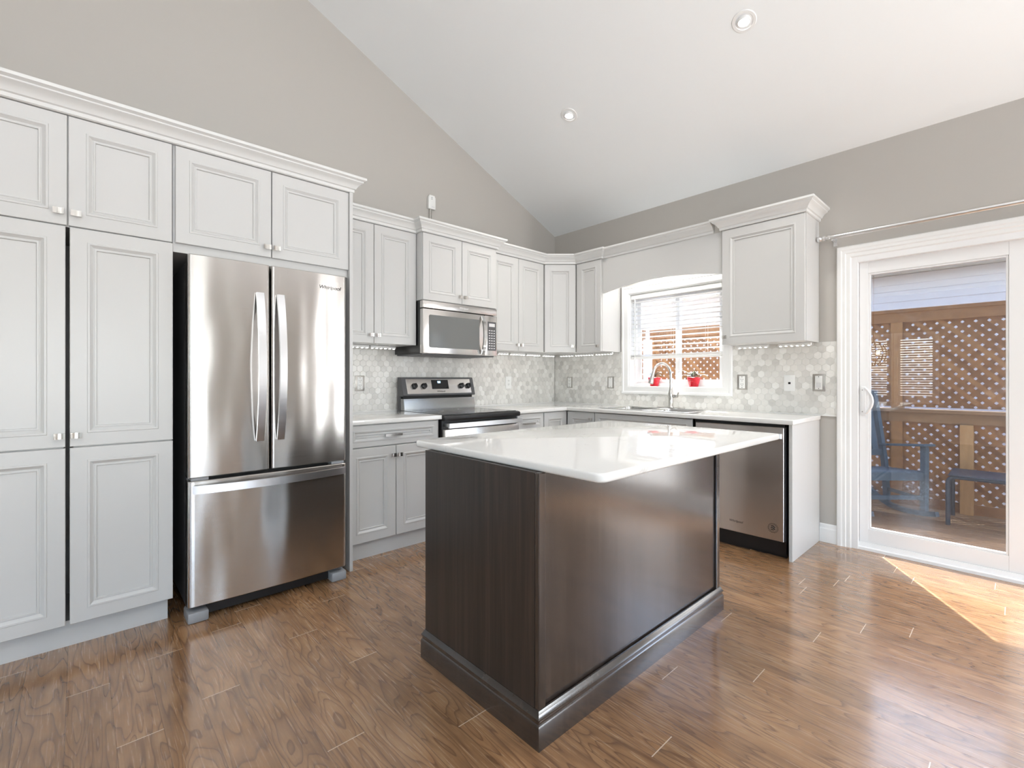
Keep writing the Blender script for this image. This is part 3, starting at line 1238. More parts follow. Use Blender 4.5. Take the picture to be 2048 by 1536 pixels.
# ------------------------------------------------------------------ sink and faucet
r = thing('sink', 'double-bowl stainless steel sink set in worktop under window', 'sink', (3.67, 2.145, ZC))
m = MB()
hx, hy = (SX1 - SX0) / 2 + .014, (SY1 - SY0) / 2 + .014
bx0, bx1 = -.205, .155
bowls = [(-.385, -.015), (.015, .385)]
xs = [-hx, bx0, bx1, hx]
ys = [-hy, -.385, -.015, .015, .385, hy]
m.cells(xs, ys, lambda i, j: not (i == 1 and j in (1, 3)), .0005, .006, .002, 2)
m.build('rim', 'sink_steel', r, 40)
for (y0, y1) in bowls:
    m = MB()
    t = .0012
    n = 8
    loops = []
    for (ins, z) in ((0, .004), (.004, -.01), (.010, -.14), (.022, -.165), (.045, -.175)):
        cr = .05
        lp = []
        for (cx, cy, a0) in ((bx1 - cr, y1 - cr, 0), (bx0 + cr, y1 - cr, pi / 2), (bx0 + cr, y0 + cr, pi), (bx1 - cr, y0 + cr, 1.5 * pi)):
            for k in range(n + 1):
                a = a0 + pi / 2 * k / n
                rr_ = cr - min(ins, .04)
                lp.append((cx + rr_ * cos(a), cy + rr_ * sin(a), z))
        loops.append([m.bm.verts.new(p) for p in lp])
    for a, b in zip(loops, loops[1:]):
        N = len(a)
        for k in range(N):
            m.bm.faces.new((a[k], a[(k + 1) % N], b[(k + 1) % N], b[k]))
    m.bm.faces.new(loops[-1])
    bmesh.ops.recalc_face_normals(m.bm, faces=m.bm.faces)
    bmesh.ops.reverse_faces(m.bm, faces=m.bm.faces)
    bo = m.build('bowl', 'sink_steel', r, 40)
    MB().lathe([(.02, -.1748), (.042, -.1745), (.044, -.173), (.03, -.1735), (.0, -.174)], 24, ((bx0 + bx1) / 2, (y0 + y1) / 2, 0), cap=False).build('drain', 'chrome', bo, 40)

r = thing('faucet', 'brushed nickel gooseneck pull-down faucet behind the sink', 'faucet', (3.872, 2.115, ZC + .006))
m = MB().cells([-.028, .028], [-.13, .13], lambda i, j: True, 0, .006, .002, 2, .026)
m.build('base_plate', 'nickel', r, 40)
m = MB().lathe([(.026, .005), (.026, .012), (.022, .018), (.021, .08), (.0235, .10), (.0235, .125), (.018, .150), (.0135, .165), (.0125, .18)], 24)
m.build('body', 'nickel', r, 50)
m = MB()
dx, dy = -.945, .325
pts = [(0, 0, .17), (0, 0, .24), (0, 0, .295)]
RR = .098
for k in range(1, 17):
    a = pi * k / 16 * .93
    d = RR * (1 - cos(a))
    pts.append((dx * d, dy * d, .295 + RR * sin(a)))
e = Vector(pts[-1])
f = (e - Vector(pts[-2])).normalized()
m.tube(pts, .0125, 16)
m.build('spout', 'nickel', r, 60)
m = MB()
e0 = e - f * .004
m.tube([e0, e0 + f * .012, e0 + f * .02, e0 + f * .07, e0 + f * .105, e0 + f * .108], [.0135, .0145, .0145, .019, .0225, .021], 18)
m.build('spray_head', 'nickel', r, 50)
m = MB()
m.tube([(0, 0, .105), (0, -.035, .108), (0, -.058, .110), (0, -.066, .110)], [.012, .0185, .0185, .015], 16)
hdl = m.build('handle', 'nickel', r, 50)
m = MB().tube([(-.004, -.058, .112), (-.012, -.075, .128), (-.02, -.085, .140)], [.008, .0075, .006], 10)
m.build('lever', 'nickel', hdl, 50)

# ------------------------------------------------------------------ refrigerator
FX0, FX1, FY = .385, 1.160, 2.700
r = thing('refrigerator', 'stainless french-door refrigerator with bottom freezer drawer', 'refrigerator', ((FX0 + FX1) / 2, FY, 0))
hw = (FX1 - FX0) / 2
m = MB().box(-hw + .006, hw - .006, .085, .80, .05, 1.755, .004)
m.build('cabinet_body', 'dark_grey_plastic', r)
m = MB().box(-hw + .03, hw - .03, .06, .086, .10, 1.75)
m.build('door_gasket', 'dark_gap', r)


def bowed(x0, x1, z0, z1, bulge, depth=.075, edge=.012, n=28, rz=.004):
    """front panel bowed outwards across its width, rounded at both sides"""
    m = MB()
    cols = []
    for i in range(n + 1):
        t = i / n
        x = x0 + (x1 - x0) * t
        y = -bulge * (1 - (2 * t - 1) ** 2)
        cols.append((x, y))
    # rounded sides
    def side(xe, sgn):
        return [(xe, depth), (xe, edge)] + [(xe + sgn * edge * (1 - cos(a)), edge - edge * sin(a)) for a in (pi / 8, pi / 4, 3 * pi / 8)]
    left = side(x0, 1)
    right = side(x1, -1)[::-1]
    inner = [c for c in cols if x0 + edge <= c[0] <= x1 - edge]
    line = left + [(x0 + edge, cols[1][1])] + inner + [(x1 - edge, cols[-2][1])] + right
    rowsz = [z0, z0 + rz, z1 - rz, z1]
    insy = [rz, 0, 0, rz]
    grid = []
    for z, iy in zip(rowsz, insy):
        grid.append([m.bm.verts.new((px, py + (iy if py < depth - .01 else 0), z)) for px, py in line])
    for a, b in zip(grid, grid[1:]):
        for k in range(len(line) - 1):
            m.bm.faces.new((a[k], a[k + 1], b[k + 1], b[k]))
    m.bm.faces.new(grid[0])
    m.bm.faces.new(grid[-1][::-1])
    m.bm.faces.new([row[0] for row in grid] + [row[-1] for row in grid[::-1]])
    bmesh.ops.recalc_face_normals(m.bm, faces=m.bm.faces)
    return m


cx = .749 - (FX0 + FX1) / 2
zd0, zd1 = .700, 1.780
for (a, b, hxp) in ((-hw, cx - .0035, -.078), (cx + .0045, hw, .022)):
    d = bowed(a, b, zd0, zd1, .006 if hxp < 0 else .0022).build('door', 'fridge_steel', r, 35)
    m = MB()
    pts = []
    for k in range(21):
        t = k / 20
        pts.append((hxp if hxp < 0 else hxp, -.012 - .052 * sin(pi * t) ** .8, .857 + .768 * t))
    m.strip(pts, .036, .016, (1, 0, 0))
    m.build('handle', 'handle_steel', d, 30)
    if hxp > 0:
        lettering('Whirlpool', .030, 'letter_dark', d, (.290, -.0024, 1.701))
dr = bowed(-hw, hw, .076, .683, .010).build('freezer_drawer', 'fridge_steel', r, 35)
m = MB()
pts = []
for k in range(25):
    t = k / 24
    pts.append((-.372 + .744 * t, -.016 - .042 * sin(pi * t) ** .8, .645))
m.strip(pts, .038, .016, (0, 0, 1))
m.build('handle', 'handle_steel', dr, 30)
# hinges, grille, feet
for sx in (-1, 1):
    MB().box(sx * (hw - .012), sx * (hw - .085), .004, .09, .6845, .6985, .002).build('hinge', 'grey_plastic', r)
    MB().box(sx * (hw - .006), sx * (hw - .07), .02, .12, 1.756, 1.782, .003).build('hinge_cover', 'grey_plastic', r)
    m = MB()
    xa, xb = sorted((sx * (hw + .002), sx * (hw - .085)))
    m.prism([(xa, -.004), (xb, -.004), (xb, .12), (xa, .12)], 'z', 0, .052, .008)
    m.build('foot', 'grey_plastic', r, 40)
MB().box(-hw + .086, hw - .086, .05, .10, .012, .068).build('kick_grille', 'black_plastic', r)

# ------------------------------------------------------------------ range
RX0, RX1 = 1.957, 2.714
r = thing('range', 'stainless and black glass-top electric range with back control panel', 'range', ((RX0 + RX1) / 2, 2.85, 0))
hw = (RX1 - RX0) / 2
MB().box(-hw + .002, hw - .002, .035, .70, .02, .868).build('body', 'black_plastic', r)
m = MB().box(-hw + .004, hw - .004, -.002, .034, .235, .806, .004)
od = m.build('oven_door', 'steel', r, 30)
MB().box(-hw + .10, hw - .10, -.004, 0, .36, .745, .001).build('oven_window', 'black_glass', od)
m = MB()
m.strip([(-hw + .012, -.044, .836), (-hw * .5, -.048, .836), (hw * .5, -.048, .836), (hw - .012, -.044, .836)], .034, .018, (0, 0, 1))
for sx in (-1, 1):
    m.box(sx * (hw - .02), sx * (hw - .05), -.042, .0345, .823, .849, .003)
m.build('oven_handle', 'handle_steel', od, 30)
MB().box(-hw + .004, hw - .004, .000, .034, .04, .228, .004).build('storage_drawer', 'steel', r, 30)
m = MB().prism([(-.006, .872), (-.010, .880), (-.010, .898), (.000, .906), (.034, .908), (.60, .908), (.60, .868), (0, .868)], 'x', -hw, hw)
m.build('cooktop_frame', 'black_plastic', r, 30)
MB().box(-hw + .012, hw - .012, .03, .585, .9078, .9125, .001).build('glass_top', 'black_glass', r)
for bx_, by_, br in ((-.19, .16, .11), (.19, .16, .085), (-.19, .43, .085), (.19, .43, .11)):
    MB().lathe([(br, .9126), (br, .9128), (br - .003, .9128), (br - .003, .9126)], 48, (bx_, by_, 0), cap=False).build('burner_ring', 'dark_grey_plastic', r)
# backguard: lower chrome strip, gap, control panel
m = MB().prism([(.588, .915), (.588, .935), (.600, 1.010), (.68, 1.010), (.68, .90), (.588, .90)], 'x', -hw + .012, hw - .012)
m.build('backguard_strip', 'backguard_metal', r, 30)
MB().box(-hw + .02, hw - .02, .622, .69, 1.005, 1.035).build('vent_gap', 'dark_gap', r)
m = MB().prism([(.600, 1.030), (.592, 1.038), (.634, 1.186), (.645, 1.190), (.69, 1.190), (.69, .90), (.66, .90), (.66, 1.030)], 'x', -hw + .006, hw - .006)
cp = m.build('control_panel', 'dark_grey_plastic', r, 20)
sl = math.atan2(.634 - .592, 1.186 - 1.038)


def on_panel(mb, x, s_, push=0.0):
    """place geometry built facing -Y about the origin on the sloped panel"""
    y = .592 + s_ * sin(sl)
    z = 1.038 + s_ * cos(sl)
    return mb.xf(Matrix.Translation((x, y - push * cos(sl), z)) @ Matrix.Rotation(-sl, 4, 'X'))


H = sqrt(.042 ** 2 + .148 ** 2)
fw = hw - .045
on_panel(MB().box(-fw, fw, -.003, .004, .012, H - .012, .001), 0, 0).build('fascia', 'steel', cp)
on_panel(MB().box(-.088, .088, -.0045, 0, .052, H - .02, .002), .0, 0).build('display', 'black_glass', cp)
on_panel(MB().box(-.012, .018, -.0052, -.0046, .105, .122), -.012, 0).build('clock_digits', 'display_blue', cp)
for kx in (-.262, -.168, .225, .305):
    m = MB().lathe([(.026, -.003), (.026, -.008), (.022, -.012), (.021, -.028), (.017, -.031)], 24, (0, 0, 0), 'y')
    m.box(-.005, .005, -.036, -.028, -.021, .021, .002)
    m.xf(Matrix.Rotation(radians(18), 4, 'Y'))
    on_panel(m, kx, .078).build('knob', 'black_plastic', cp, 40)
t_ = lettering('Whirlpool', .020, 'dark_gap', cp, (.0, .592 + .032 * sin(sl) - .0034, 1.038 + .032 * cos(sl)), (pi / 2 - sl, 0, 0))

# ------------------------------------------------------------------ microwave
r = thing('microwave', 'stainless over-the-range microwave hung beneath short cabinet', 'microwave', ((RX0 + RX1) / 2, YM - .002, 1.368))
hw = .379
MB().box(-hw + .002, hw - .002, .045, .44, .012, .420, .002).build('housing', 'black_plastic', r)
m = MB().box(-hw + .012, hw - .012, .03, .42, 0, .013, .002)
for sx in (-1, 1):
    m.box(sx * .10, sx * .28, .15, .36, -.002, .001)
m.build('underside_vent', 'dark_grey_plastic', r)
MB().box(-hw, hw, .000, .046, .363, .421, .006).build('vent_strip', 'steel', r, 30)
m = MB().box(-hw, .235, -.002, .046, .008, .357, .006)
dr = m.build('door', 'steel', r, 30)
m = MB().cells([-.325, .178], [.055, .312], lambda i, j: True, -.0012, .0012, 0, 1, .014)
m.xf(Matrix.Rotation(pi / 2, 4, 'X')).xf(Matrix.Translation((0, -.0022, 0)))
m.build('door_window', 'oven_smoke', dr)
m = MB()
pts = []
for k in range(21):
    t = k / 20
    pts.append((.208, -.010 - .034 * sin(pi * t) ** .8, .020 + .325 * t))
m.strip(pts, .030, .014, (1, 0, 0))
m.build('handle', 'chrome', dr, 30)
pn = MB().box(.237, hw, -.002, .046, .008, .357, .006).build('control_panel', 'steel', r, 30)
MB().box(.270, .366, -.0035, -.001, .055, .305, .001).build('keypad', 'dark_grey_plastic', pn)
m = MB()
for i in range(3):
    for j in range(8):
        m.box(.283 + i * .026, .283 + i * .026 + .016, -.0041, -.0034, .070 + j * .022, .070 + j * .022 + .008)
m.build('key_marks', 'white_print', pn)
MB().box(.285, .350, -.0043, -.0034, .262, .290).build('display', 'white_print', pn)
lettering('Whirlpool', .022, 'letter_light', r, (.015, -.0006, .392))

# ------------------------------------------------------------------ dishwasher
r = thing('dishwasher', 'stainless dishwasher between sink base and low end panel', 'dishwasher', (XB, 1.345, 0), R90)
hw = .302
MB().box(-hw, hw, .03, .58, .02, zt - .004).build('tub', 'black_plastic', r)
MB().box(-hw, hw, .045, .06, .0, .112).build('kick_plate', 'black_plastic', r)
d = bowed(-hw + .004, hw - .004, .112, .858, .003, .03, .004, 12).build('door', 'dishwasher_steel', r, 35)
MB().box(-hw, hw, .004, .03, .859, zt - .004).build('top_seal', 'dark_gap', r)
m = MB()
pts = []
for k in range(21):
    t = k / 20
    pts.append((-.287 + .574 * t, -.010 - .045 * sin(pi * t) ** .5, .803))
m.strip(pts, .032, .014, (0, 0, 1))
m.build('handle', 'handle_steel', d, 30)
lettering('Whirlpool', .022, 'letter_dark', d, (-.005, -.0042, .186))
# round award badge
m = MB()
bxc, bzc = .233, .193
for k in range(20):
    a = 2 * pi * k / 20
    m.xf(Matrix.Identity(4))
    px, pz = bxc + .030 * cos(a), bzc + .030 * sin(a)
    m.box(px - .0022, px + .0022, -.0032, -.0024, pz - .0022, pz + .0022)
m.lathe([(.0245, -.0024), (.0245, -.0032), (.0235, -.0032), (.0235, -.0024)], 32, (bxc, 0, bzc), 'y', False)
m.strip([(bxc - .012, -.003, bzc + .012), (bxc, -.003, bzc + .014), (bxc + .012, -.003, bzc + .004)], .0008, .006, (0, 1, 0))
m.strip([(bxc - .014, -.003, bzc), (bxc - .002, -.003, bzc + .002), (bxc + .012, -.003, bzc - .008)], .0008, .006, (0, 1, 0))
m.strip([(bxc - .013, -.003, bzc - .012), (bxc - .002, -.003, bzc - .010), (bxc + .004, -.003, bzc - .014)], .0008, .005, (0, 1, 0))
m.build('badge', 'letter_dark', d)

# ------------------------------------------------------------------ island
IX0, IX1, IY0, IY1 = 1.080, 2.408, 1.045, 1.712
IZ = .877
r = thing('island_cabinet', 'dark espresso wood kitchen island base with molded plinth', 'island', ((IX0 + IX1) / 2, (IY0 + IY1) / 2, 0))
ox, oy = -(IX0 + IX1) / 2, -(IY0 + IY1) / 2
a0, a1, b0, b1 = IX0 + ox, IX1 + ox, IY0 + oy, IY1 + oy
MB().box(a0 + .010, a1 - .010, b0 + .0175, b1 - .010, 0, IZ).build('carcass', 'espresso', r)
MB().box(a0, a0 + .010, b0 + .020, b1, .02, IZ, .0008).build('side_panel', 'espresso', r)
MB().box(a1 - .010, a1, b0 + .020, b1, .02, IZ, .0008).build('side_panel', 'espresso', r)
MB().box(a0 + .036, a1 - .040, b0 + .011, b0 + .018, .02, IZ).build('front_panel', 'espresso_gloss', r)
for (u0, u1) in ((a0, a0 + .034), (a1 - .034, a1)):
    MB().box(u0, u1, b0, b0 + .0195, .02, IZ, .004).build('corner_post', 'espresso_gloss', r)
MB().box(a0 + .012, a1 - .012, b1 - .010, b1, .02, IZ).build('back_panel', 'espresso', r)
PL = [(-.004, 0), (.014, 0), (.014, .072), (.012, .078), (.009, .081), (.009, .088), (.013, .094), (.013, .099), (.009, .103), (.006, .110), (.002, .118), (-.004, .118)]
m = MB()
loop = [(a0, b1), (a0, b0), (a1, b0), (a1, b1)]
# outward must be on the right when walking: go (a1,b1)->... clockwise seen from above has outside on the left, so walk counter-clockwise
path = [(a0, b1), (a0, b0), (a1, b0), (a1, b1), (a0, b1)]
P = [Vector(p) for p in path[:4]]
rr = []
for i in range(4):
    p = P[i]
    sx = -1 if p.x < 0 else 1
    sy = -1 if p.y < 0 else 1
    rr.append([m.bm.verts.new((p.x + sx * o, p.y + sy * o, z)) for o, z in PL])
for i in range(4):
    a, b = rr[i], rr[(i + 1) % 4]
    for k in range(len(PL)):
        kk = (k + 1) % len(PL)
        m.bm.faces.new((a[k], b[k], b[kk], a[kk]))
bmesh.ops.recalc_face_normals(m.bm, faces=m.bm.faces)
m.build('plinth_molding', 'espresso_gloss', r, 25)
ct = MB().cells([1.100, 2.572], [.813, 1.838], lambda i, j: True, IZ, IZ + .029, .008, 4, .030).build('worktop', 'quartz_white', None, 40)
tag(ct, 'rectangular white quartz worktop overhanging the dark island', 'worktop')

# ------------------------------------------------------------------ under-cabinet lights
def led_bar(label, loc, rz, w):
    r = thing('under_cabinet_light', label, 'light', loc, rz, 'under-cabinet LED light bars')
    MB().box(-w / 2 + .003, w / 2 - .003, -.012, .012, .006, .026, .002).build('housing', 'device_white', r)
    n = max(4, int(w / .034))
    for k in range(n):
        x = -w / 2 + w * (k + .5) / n
        MB().box(x - .005, x + .005, -.0126, .004, .0035, .0085).build('led', 'led', r)


yl = 3.45
for (x0, x1, lab) in ((1.510, 1.665, 'left LED light bar under the cabinet beside refrigerator panel'), (1.672, 1.895, 'right LED light bar under the cabinet beside refrigerator panel'),
                      (2.99, 3.13, 'LED light bar right beside the microwave under two-door cabinet'), (3.15, 3.36, 'second LED light bar right of the microwave'),
                      (3.378, 3.585, 'third LED light bar right of the microwave'), (3.618, 3.805, 'LED light bar on range wall, closest to corner')):
    led_bar(lab, ((x0 + x1) / 2, yl, ZU - .030), 0, x1 - x0)
xl = 3.85
for (y1, y0, lab) in ((3.40, 3.21, 'LED light bar on window wall, closest to corner'), (3.192, 2.945, 'LED light bar under the cabinet left of window, farther from it'),
                      (2.925, 2.715, 'LED light bar directly beside the kitchen window, under narrow cabinet'),
                      (1.530, 1.300, 'LED light bar under right cabinet, on window side'), (1.235, 1.015, 'LED light bar under right cabinet, on patio door side')):
    led_bar(lab, (xl, (y0 + y1) / 2, ZU - .030), R90, y1 - y0)

# ------------------------------------------------------------------ wall plates
def plate(name, label, cat, loc, rz, kind, metal=False, w=.079, h=.124):
    r = thing(name, label, cat, loc, rz)
    m = MB().box(-w / 2, w / 2, -.006, .002, -h / 2, h / 2, .003)
    pl = m.build('cover_plate', 'plate_metal' if metal else 'device_white', r, 40)
    iw, ih = (.046, .100) if metal else (.034, .068)
    if kind == 'phone':
        MB().box(-.008, .008, -.0072, -.0058, -.008, .008).build('jack', 'dark_gap', pl)
        return r
    if kind in ('outlet', 'dimmer', 'rocker'):
        ins = MB().box(-iw / 2, iw / 2, -.0085, -.005, -ih / 2, ih / 2, .0015).build('insert', 'device_white', pl, 40)
        m = MB()
        if kind == 'outlet':
            for s_ in (-1, 1):
                z = s_ * .019
                m.box(-.0085, -.0060, -.0092, -.0082, z - .001, z + .008)
                m.box(.0060, .0085, -.0092, -.0082, z - .001, z + .008)
                m.lathe([(.0026, -.0082), (.0026, -.0092)], 10, (0, 0, z - .009), 'y')
            m.build('slot', 'dark_gap', ins)
        elif kind == 'dimmer':
            MB().box(-.015, .015, -.0120, -.0080, .003, .032, .0015).build('switch', 'device_white', ins)
            MB().box(-.015, .015, -.0105, -.0080, -.034, -.003, .001).build('slide', 'white_print', ins)
        else:
            MB().prism([(-.0085, -.028), (-.0115, -.028), (-.0088, .028), (-.0080, .028)], 'x', -.0135, .0135).build('rocker', 'device_white', ins)
        if metal:
            m = MB()
            for s_ in (-1, 1):
                m.lathe([(.0032, -.0083), (.0032, -.0095), (.002, -.0097)], 12, (0, 0, s_ * .043), 'y')
            m.build('screw', 'screw', ins)
    return r


yo = YN - .0068
xo = XE - .0068
plate('wall_outlet', 'white duplex outlet in metal frame left of the range', 'outlet', (1.650, yo, 1.142), 0, 'outlet', True)
plate('wall_outlet', 'white duplex outlet on tile right of the range', 'outlet', (3.253, yo, 1.138), 0, 'outlet', False)
plate('wall_outlet', 'brushed metal outlet plate beside the room corner', 'outlet', (xo, 3.360, 1.138), R90, 'outlet', True, .076, .120)
plate('light_switch', 'brushed metal plate with white rocker switch beside kitchen window', 'switch', (xo, 2.820, 1.140), R90, 'rocker', True, .076, .120)
plate('wall_outlet', 'white duplex outlet with grey edge right of kitchen window', 'outlet', (xo, 1.537, 1.150), R90, 'outlet', True, .079, .124)
plate('phone_jack', 'blank white wall plate with small black hole', 'wall plate', (xo, 1.192, 1.145), R90, 'phone', False, .076, .122)
plate('light_switch', 'white dimmer switch in metal frame nearest patio door', 'switch', (xo, 1.000, 1.150), R90, 'dimmer', True, .080, .126)

# alarm box with conduit above the microwave cabinet
r = thing('gas_alarm', 'small white alarm box on wall above microwave cabinet', 'alarm', (2.318, YN, 2.752))
m = MB().prism([(-.036, -.062), (.036, -.062), (.036, .040), (.026, .062), (-.026, .062), (-.036, .040)], 'y', -.030, 0, .005)
m.build('case', 'device_white', r, 40)
m = MB()
for z in (.026, .040):
    m.lathe([(.0038, -.0298), (.0038, -.0308)], 10, (-.004, 0, z), 'y')
m.build('indicator', 'dark_gap', r)
MB().box(-.005, .024, -.0306, -.0298, -.045, -.039).build('nameplate', 'white_print', r)
MB().tube([(-.012, -.014, -.060), (-.012, -.014, -.40)], .0085, 12).build('conduit', 'wall_taupe', r, 60)
MB().tube([(.010, -.008, -.060), (.008, -.006, -.40)], .003, 8).build('wire', 'wall_taupe', r, 60)

# ------------------------------------------------------------------ recessed lights
def downlight(label, x, y, power):
    z = ZE + SL * (XE - x)
    r = thing('recessed_light', label, 'ceiling light', (x, y, z), 0)
    r.rotation_euler = (0, math.atan(SL), 0)
    m = MB().lathe([(.047, .030), (.046, .002), (.050, -.004), (.064, -.004), (.067, -.001), (.067, .001)], 48, cap=False)
    m.build('trim_ring', 'trim_white', r, 40)
    m = MB().lathe([(.046, .018), (.046, .020), (.0001, .021)], 40, cap=False)
    m.build('baffle', 'trim_white', r)
    # gimbal lamp tilted towards plumb
    m = MB().lathe([(.036, .008), (.037, -.006), (.034, -.010), (.0305, -.010)], 32, cap=False)
    m.lathe([(.036, .008), (.0001, .009)], 32, cap=False)
    m.xf(Matrix.Rotation(-math.atan(SL) * .6, 4, 'Y'))
    m.build('gimbal', 'trim_white', r, 40)
    m = MB().lathe([(.0305, -.0085), (.0001, -.0105)], 32, cap=False)
    m.xf(Matrix.Rotation(-math.atan(SL) * .6, 4, 'Y'))
    m.build('lamp', 'lamp_disc', r)
    d = bpy.data.lights.new('lamp_glow', 'SPOT')
    d.energy = power
    d.spot_size = radians(110)
    d.spot_blend = .8
    d.color = (1, .96, .9)
    d.shadow_soft_size = .03
    o = bpy.data.objects.new('lamp_glow', d)
    COL.objects.link(o)
    o.parent = r
    o.location = (0, 0, -.02)
    o.rotation_euler = (0, -math.atan(SL), 0)


downlight('recessed ceiling light farther from camera, near the range gable', 2.866, 2.438, 60)
downlight('recessed ceiling light nearer camera, high above island', 2.866, 1.102, 60)

# ------------------------------------------------------------------ curtain rod
r = thing('curtain_rod', 'silver curtain rod mounted above the patio door', 'curtain rod', (XE, .9, 2.172))
MB().tube([(-.080, .02, 0), (-.080, -.35, 0)], .0150, 16).build('rod', 'rod_silver', r, 60)
MB().tube([(-.080, -.33, 0), (-.080, -2.0, 0)], .0135, 16).build('inner_rod', 'rod_silver', r, 60)
m = MB().lathe([(.0135, .012), (.017, .016), (.017, .026), (.012, .030), (.012, .038), (.019, .042), (.019, .056), (.013, .062), (.018, .068), (.0205, .078), (.018, .088), (.010, .094), (.001, .096)], 24, (-.080, .0, 0), 'y')
m.build('finial', 'rod_silver', r, 40)
m = MB().box(-.006, -.0005, -.012, .012, -.05, .012, .001).box(-.088, -.004, -.005, .005, -.028, -.018, .001)
m.tube([(-.080, 0, -.023), (-.080, 0, -.012)], .006, 10)
m.build('bracket', 'rod_silver', r)

# ------------------------------------------------------------------ potted plants on the sill
def potted(label, y, x, seed, spread):
    rnd = random.Random(seed)
    r = thing('potted_plant', label, 'plant', (x, y, WZ0 + .016), 0, 'red potted plants on the window sill')
    prof = [(.001, .000), (.036, .000), (.039, .004)]
    n = 9
    for k in range(n):
        z0_ = .006 + .056 * k / n
        rr_ = .0385 + .013 * (k / n)
        prof += [(rr_ - .0012, z0_), (rr_ + .0012, z0_ + .003)]
    prof += [(.052, .064), (.055, .066), (.056, .083), (.053, .085), (.050, .083), (.048, .070), (.001, .070)]
    MB().lathe(prof, 40, cap=False).build('pot', 'pot_red', r, 25)
    MB().lathe([(.048, .068), (.03, .074), (.001, .076)], 24, cap=False).build('soil', 'soil', r)
    m = MB()
    for i in range(26):
        a = rnd.uniform(0, 2 * pi)
        # spread mainly along the sill
        dirv = Vector((cos(a) * .35, sin(a), 0))
        ln = rnd.uniform(.45, 1.0) * spread
        rise = rnd.uniform(.03, .075)
        pts = []
        for k in range(7):
            t = k / 6
            pts.append(Vector((dirv.x * ln * t * .7, dirv.y * ln * t, .074 + rise * sin(t * pi * .62) * 1.1 - .02 * t * t)))
        w0 = rnd.uniform(.006, .010)
        prev = None
        for k, p in enumerate(pts):
            t = k / 6
            w = w0 * (sin(pi * min(.08 + t, 1.0) ** .7) * .9 + .12)
            d = (pts[min(k + 1, 6)] - pts[max(k - 1, 0)]).normalized()
            s_ = d.cross(Vector((0, 0, 1))).normalized() * w
            q = [m.bm.verts.new(p - s_), m.bm.verts.new(p + Vector((0, 0, -.0015))), m.bm.verts.new(p + s_), m.bm.verts.new(p + Vector((0, 0, .0012)))]
            if prev:
                for b in range(4):
                    m.bm.faces.new((prev[b], prev[(b + 1) % 4], q[(b + 1) % 4], q[b]))
            else:
                m.bm.faces.new(q)
            prev = q
        m.bm.faces.new(prev[::-1])
    bmesh.ops.recalc_face_normals(m.bm, faces=m.bm.faces)
    m.build('leaves', 'leaf_striped', r)


potted('red potted plant on sill behind the faucet', 2.368, XE + .052, 4, .11)
potted('red potted plant on sill right of the faucet', 1.975, XE + .050, 9, .15)

# ------------------------------------------------------------------ outdoors
ZD = -.05
m = MB()
x = XE + T + .004
while x < 5.98:
    m.box(x, x + .132, -4.0, 5.0, ZD - .035, ZD, .003)
    x += .138
tag(m.build('deck', 'deck_wood'), kind='structure')
tag(MB().box(XE + T, 30, -25, 25, -.40, -.30).build('ground', 'gravel'), kind='structure')
m = MB().box(XE + T, 4.63, -4.4, 6, 2.50, 2.60)
tag(m.build('roof_eave', 'soffit_cream'), kind='structure')

# fence
XFN = 5.95
fy0, fy1 = -2.6, 2.95
FZ = 1.86
r = thing('lattice_fence', 'cedar privacy lattice fence behind the patio deck', 'fence', (XFN, 0, ZD))


def lattice(mb, y0, y1, z0, z1, x, pitch=.0615, w=.041, t=.007):
    """two layers of diagonal slats clipped to a rectangle"""
    for layer, sg in ((0, 1), (1, -1)):
        step = pitch * sqrt(2)
        c = (y0 if sg > 0 else y0) - (z1 - z0) * (1 if sg > 0 else 0) - step
        cmax = y1 + (0 if sg > 0 else (z1 - z0)) + step
        hw_ = w / sqrt(2)
        xa = x + layer * t
        while c < cmax:
            # band:  y - sg*(z-z0) in [c-hw, c+hw]
            poly = []
            P_ = [(c - hw_, z0), (c + hw_, z0), (c + hw_ + sg * (z1 - z0), z1), (c - hw_ + sg * (z1 - z0), z1)]
            # clip in y
            def clip(pl, keep, cut):
                out = []
                for i in range(len(pl)):
                    a, b = pl[i], pl[(i + 1) % len(pl)]
                    ka, kb = keep(a), keep(b)
                    if ka:
                        out.append(a)
                    if ka != kb:
                        tt = (cut - a[0]) / (b[0] - a[0])
                        out.append((cut, a[1] + (b[1] - a[1]) * tt))
                return out
            P_ = clip(P_, lambda p: p[0] >= y0, y0)
            if P_:
                P_ = clip(P_, lambda p: p[0] <= y1, y1)
            if len(P_) >= 3:
                try:
                    mb.prism(P_, 'x', xa, xa + t)
                except ValueError:
                    pass
            c += step


zr = .885 - ZD
posts = [3.50, 2.15, .835, -.62, -2.1]
for i, (a, b) in enumerate(zip(posts, posts[1:])):
    m = MB()
    lattice(m, b, a, zr + .02, FZ - ZD - .06, .0)
    m.build('lattice_panel', 'cedar_fence', r)
    m = MB()
    lattice(m, b, a, .03, zr - .09, .0)
    m.build('lattice_panel', 'cedar_fence', r)
m = MB().box(-.03, .065, -2.3, 3.56, FZ - ZD - .035, FZ - ZD, .003).box(-.022, .0, -2.3, 3.56, FZ - ZD - .13, FZ - ZD - .035)
m.build('top_rail', 'cedar_fence', r)
m = MB().box(-.075, .06, -2.3, 3.56, zr - .03, zr, .003).box(-.030, -.002, -2.3, 3.56, zr - .125, zr - .03)
m.build('middle_rail', 'deck_wood', r)
MB().box(-.022, .0, -2.3, 3.56, .0, .09).build('bottom_rail', 'cedar_fence', r)
for y in (.335,):
    MB().box(-.075, .018 - .02, y - .045, y + .045, 0, zr - .126, .003).build('post', 'cedar_post', r)
for y in posts:
    MB().box(.016, .105, y - .045, y + .045, -.25, FZ - ZD - .04, .003).build('post', 'cedar_fence', r)
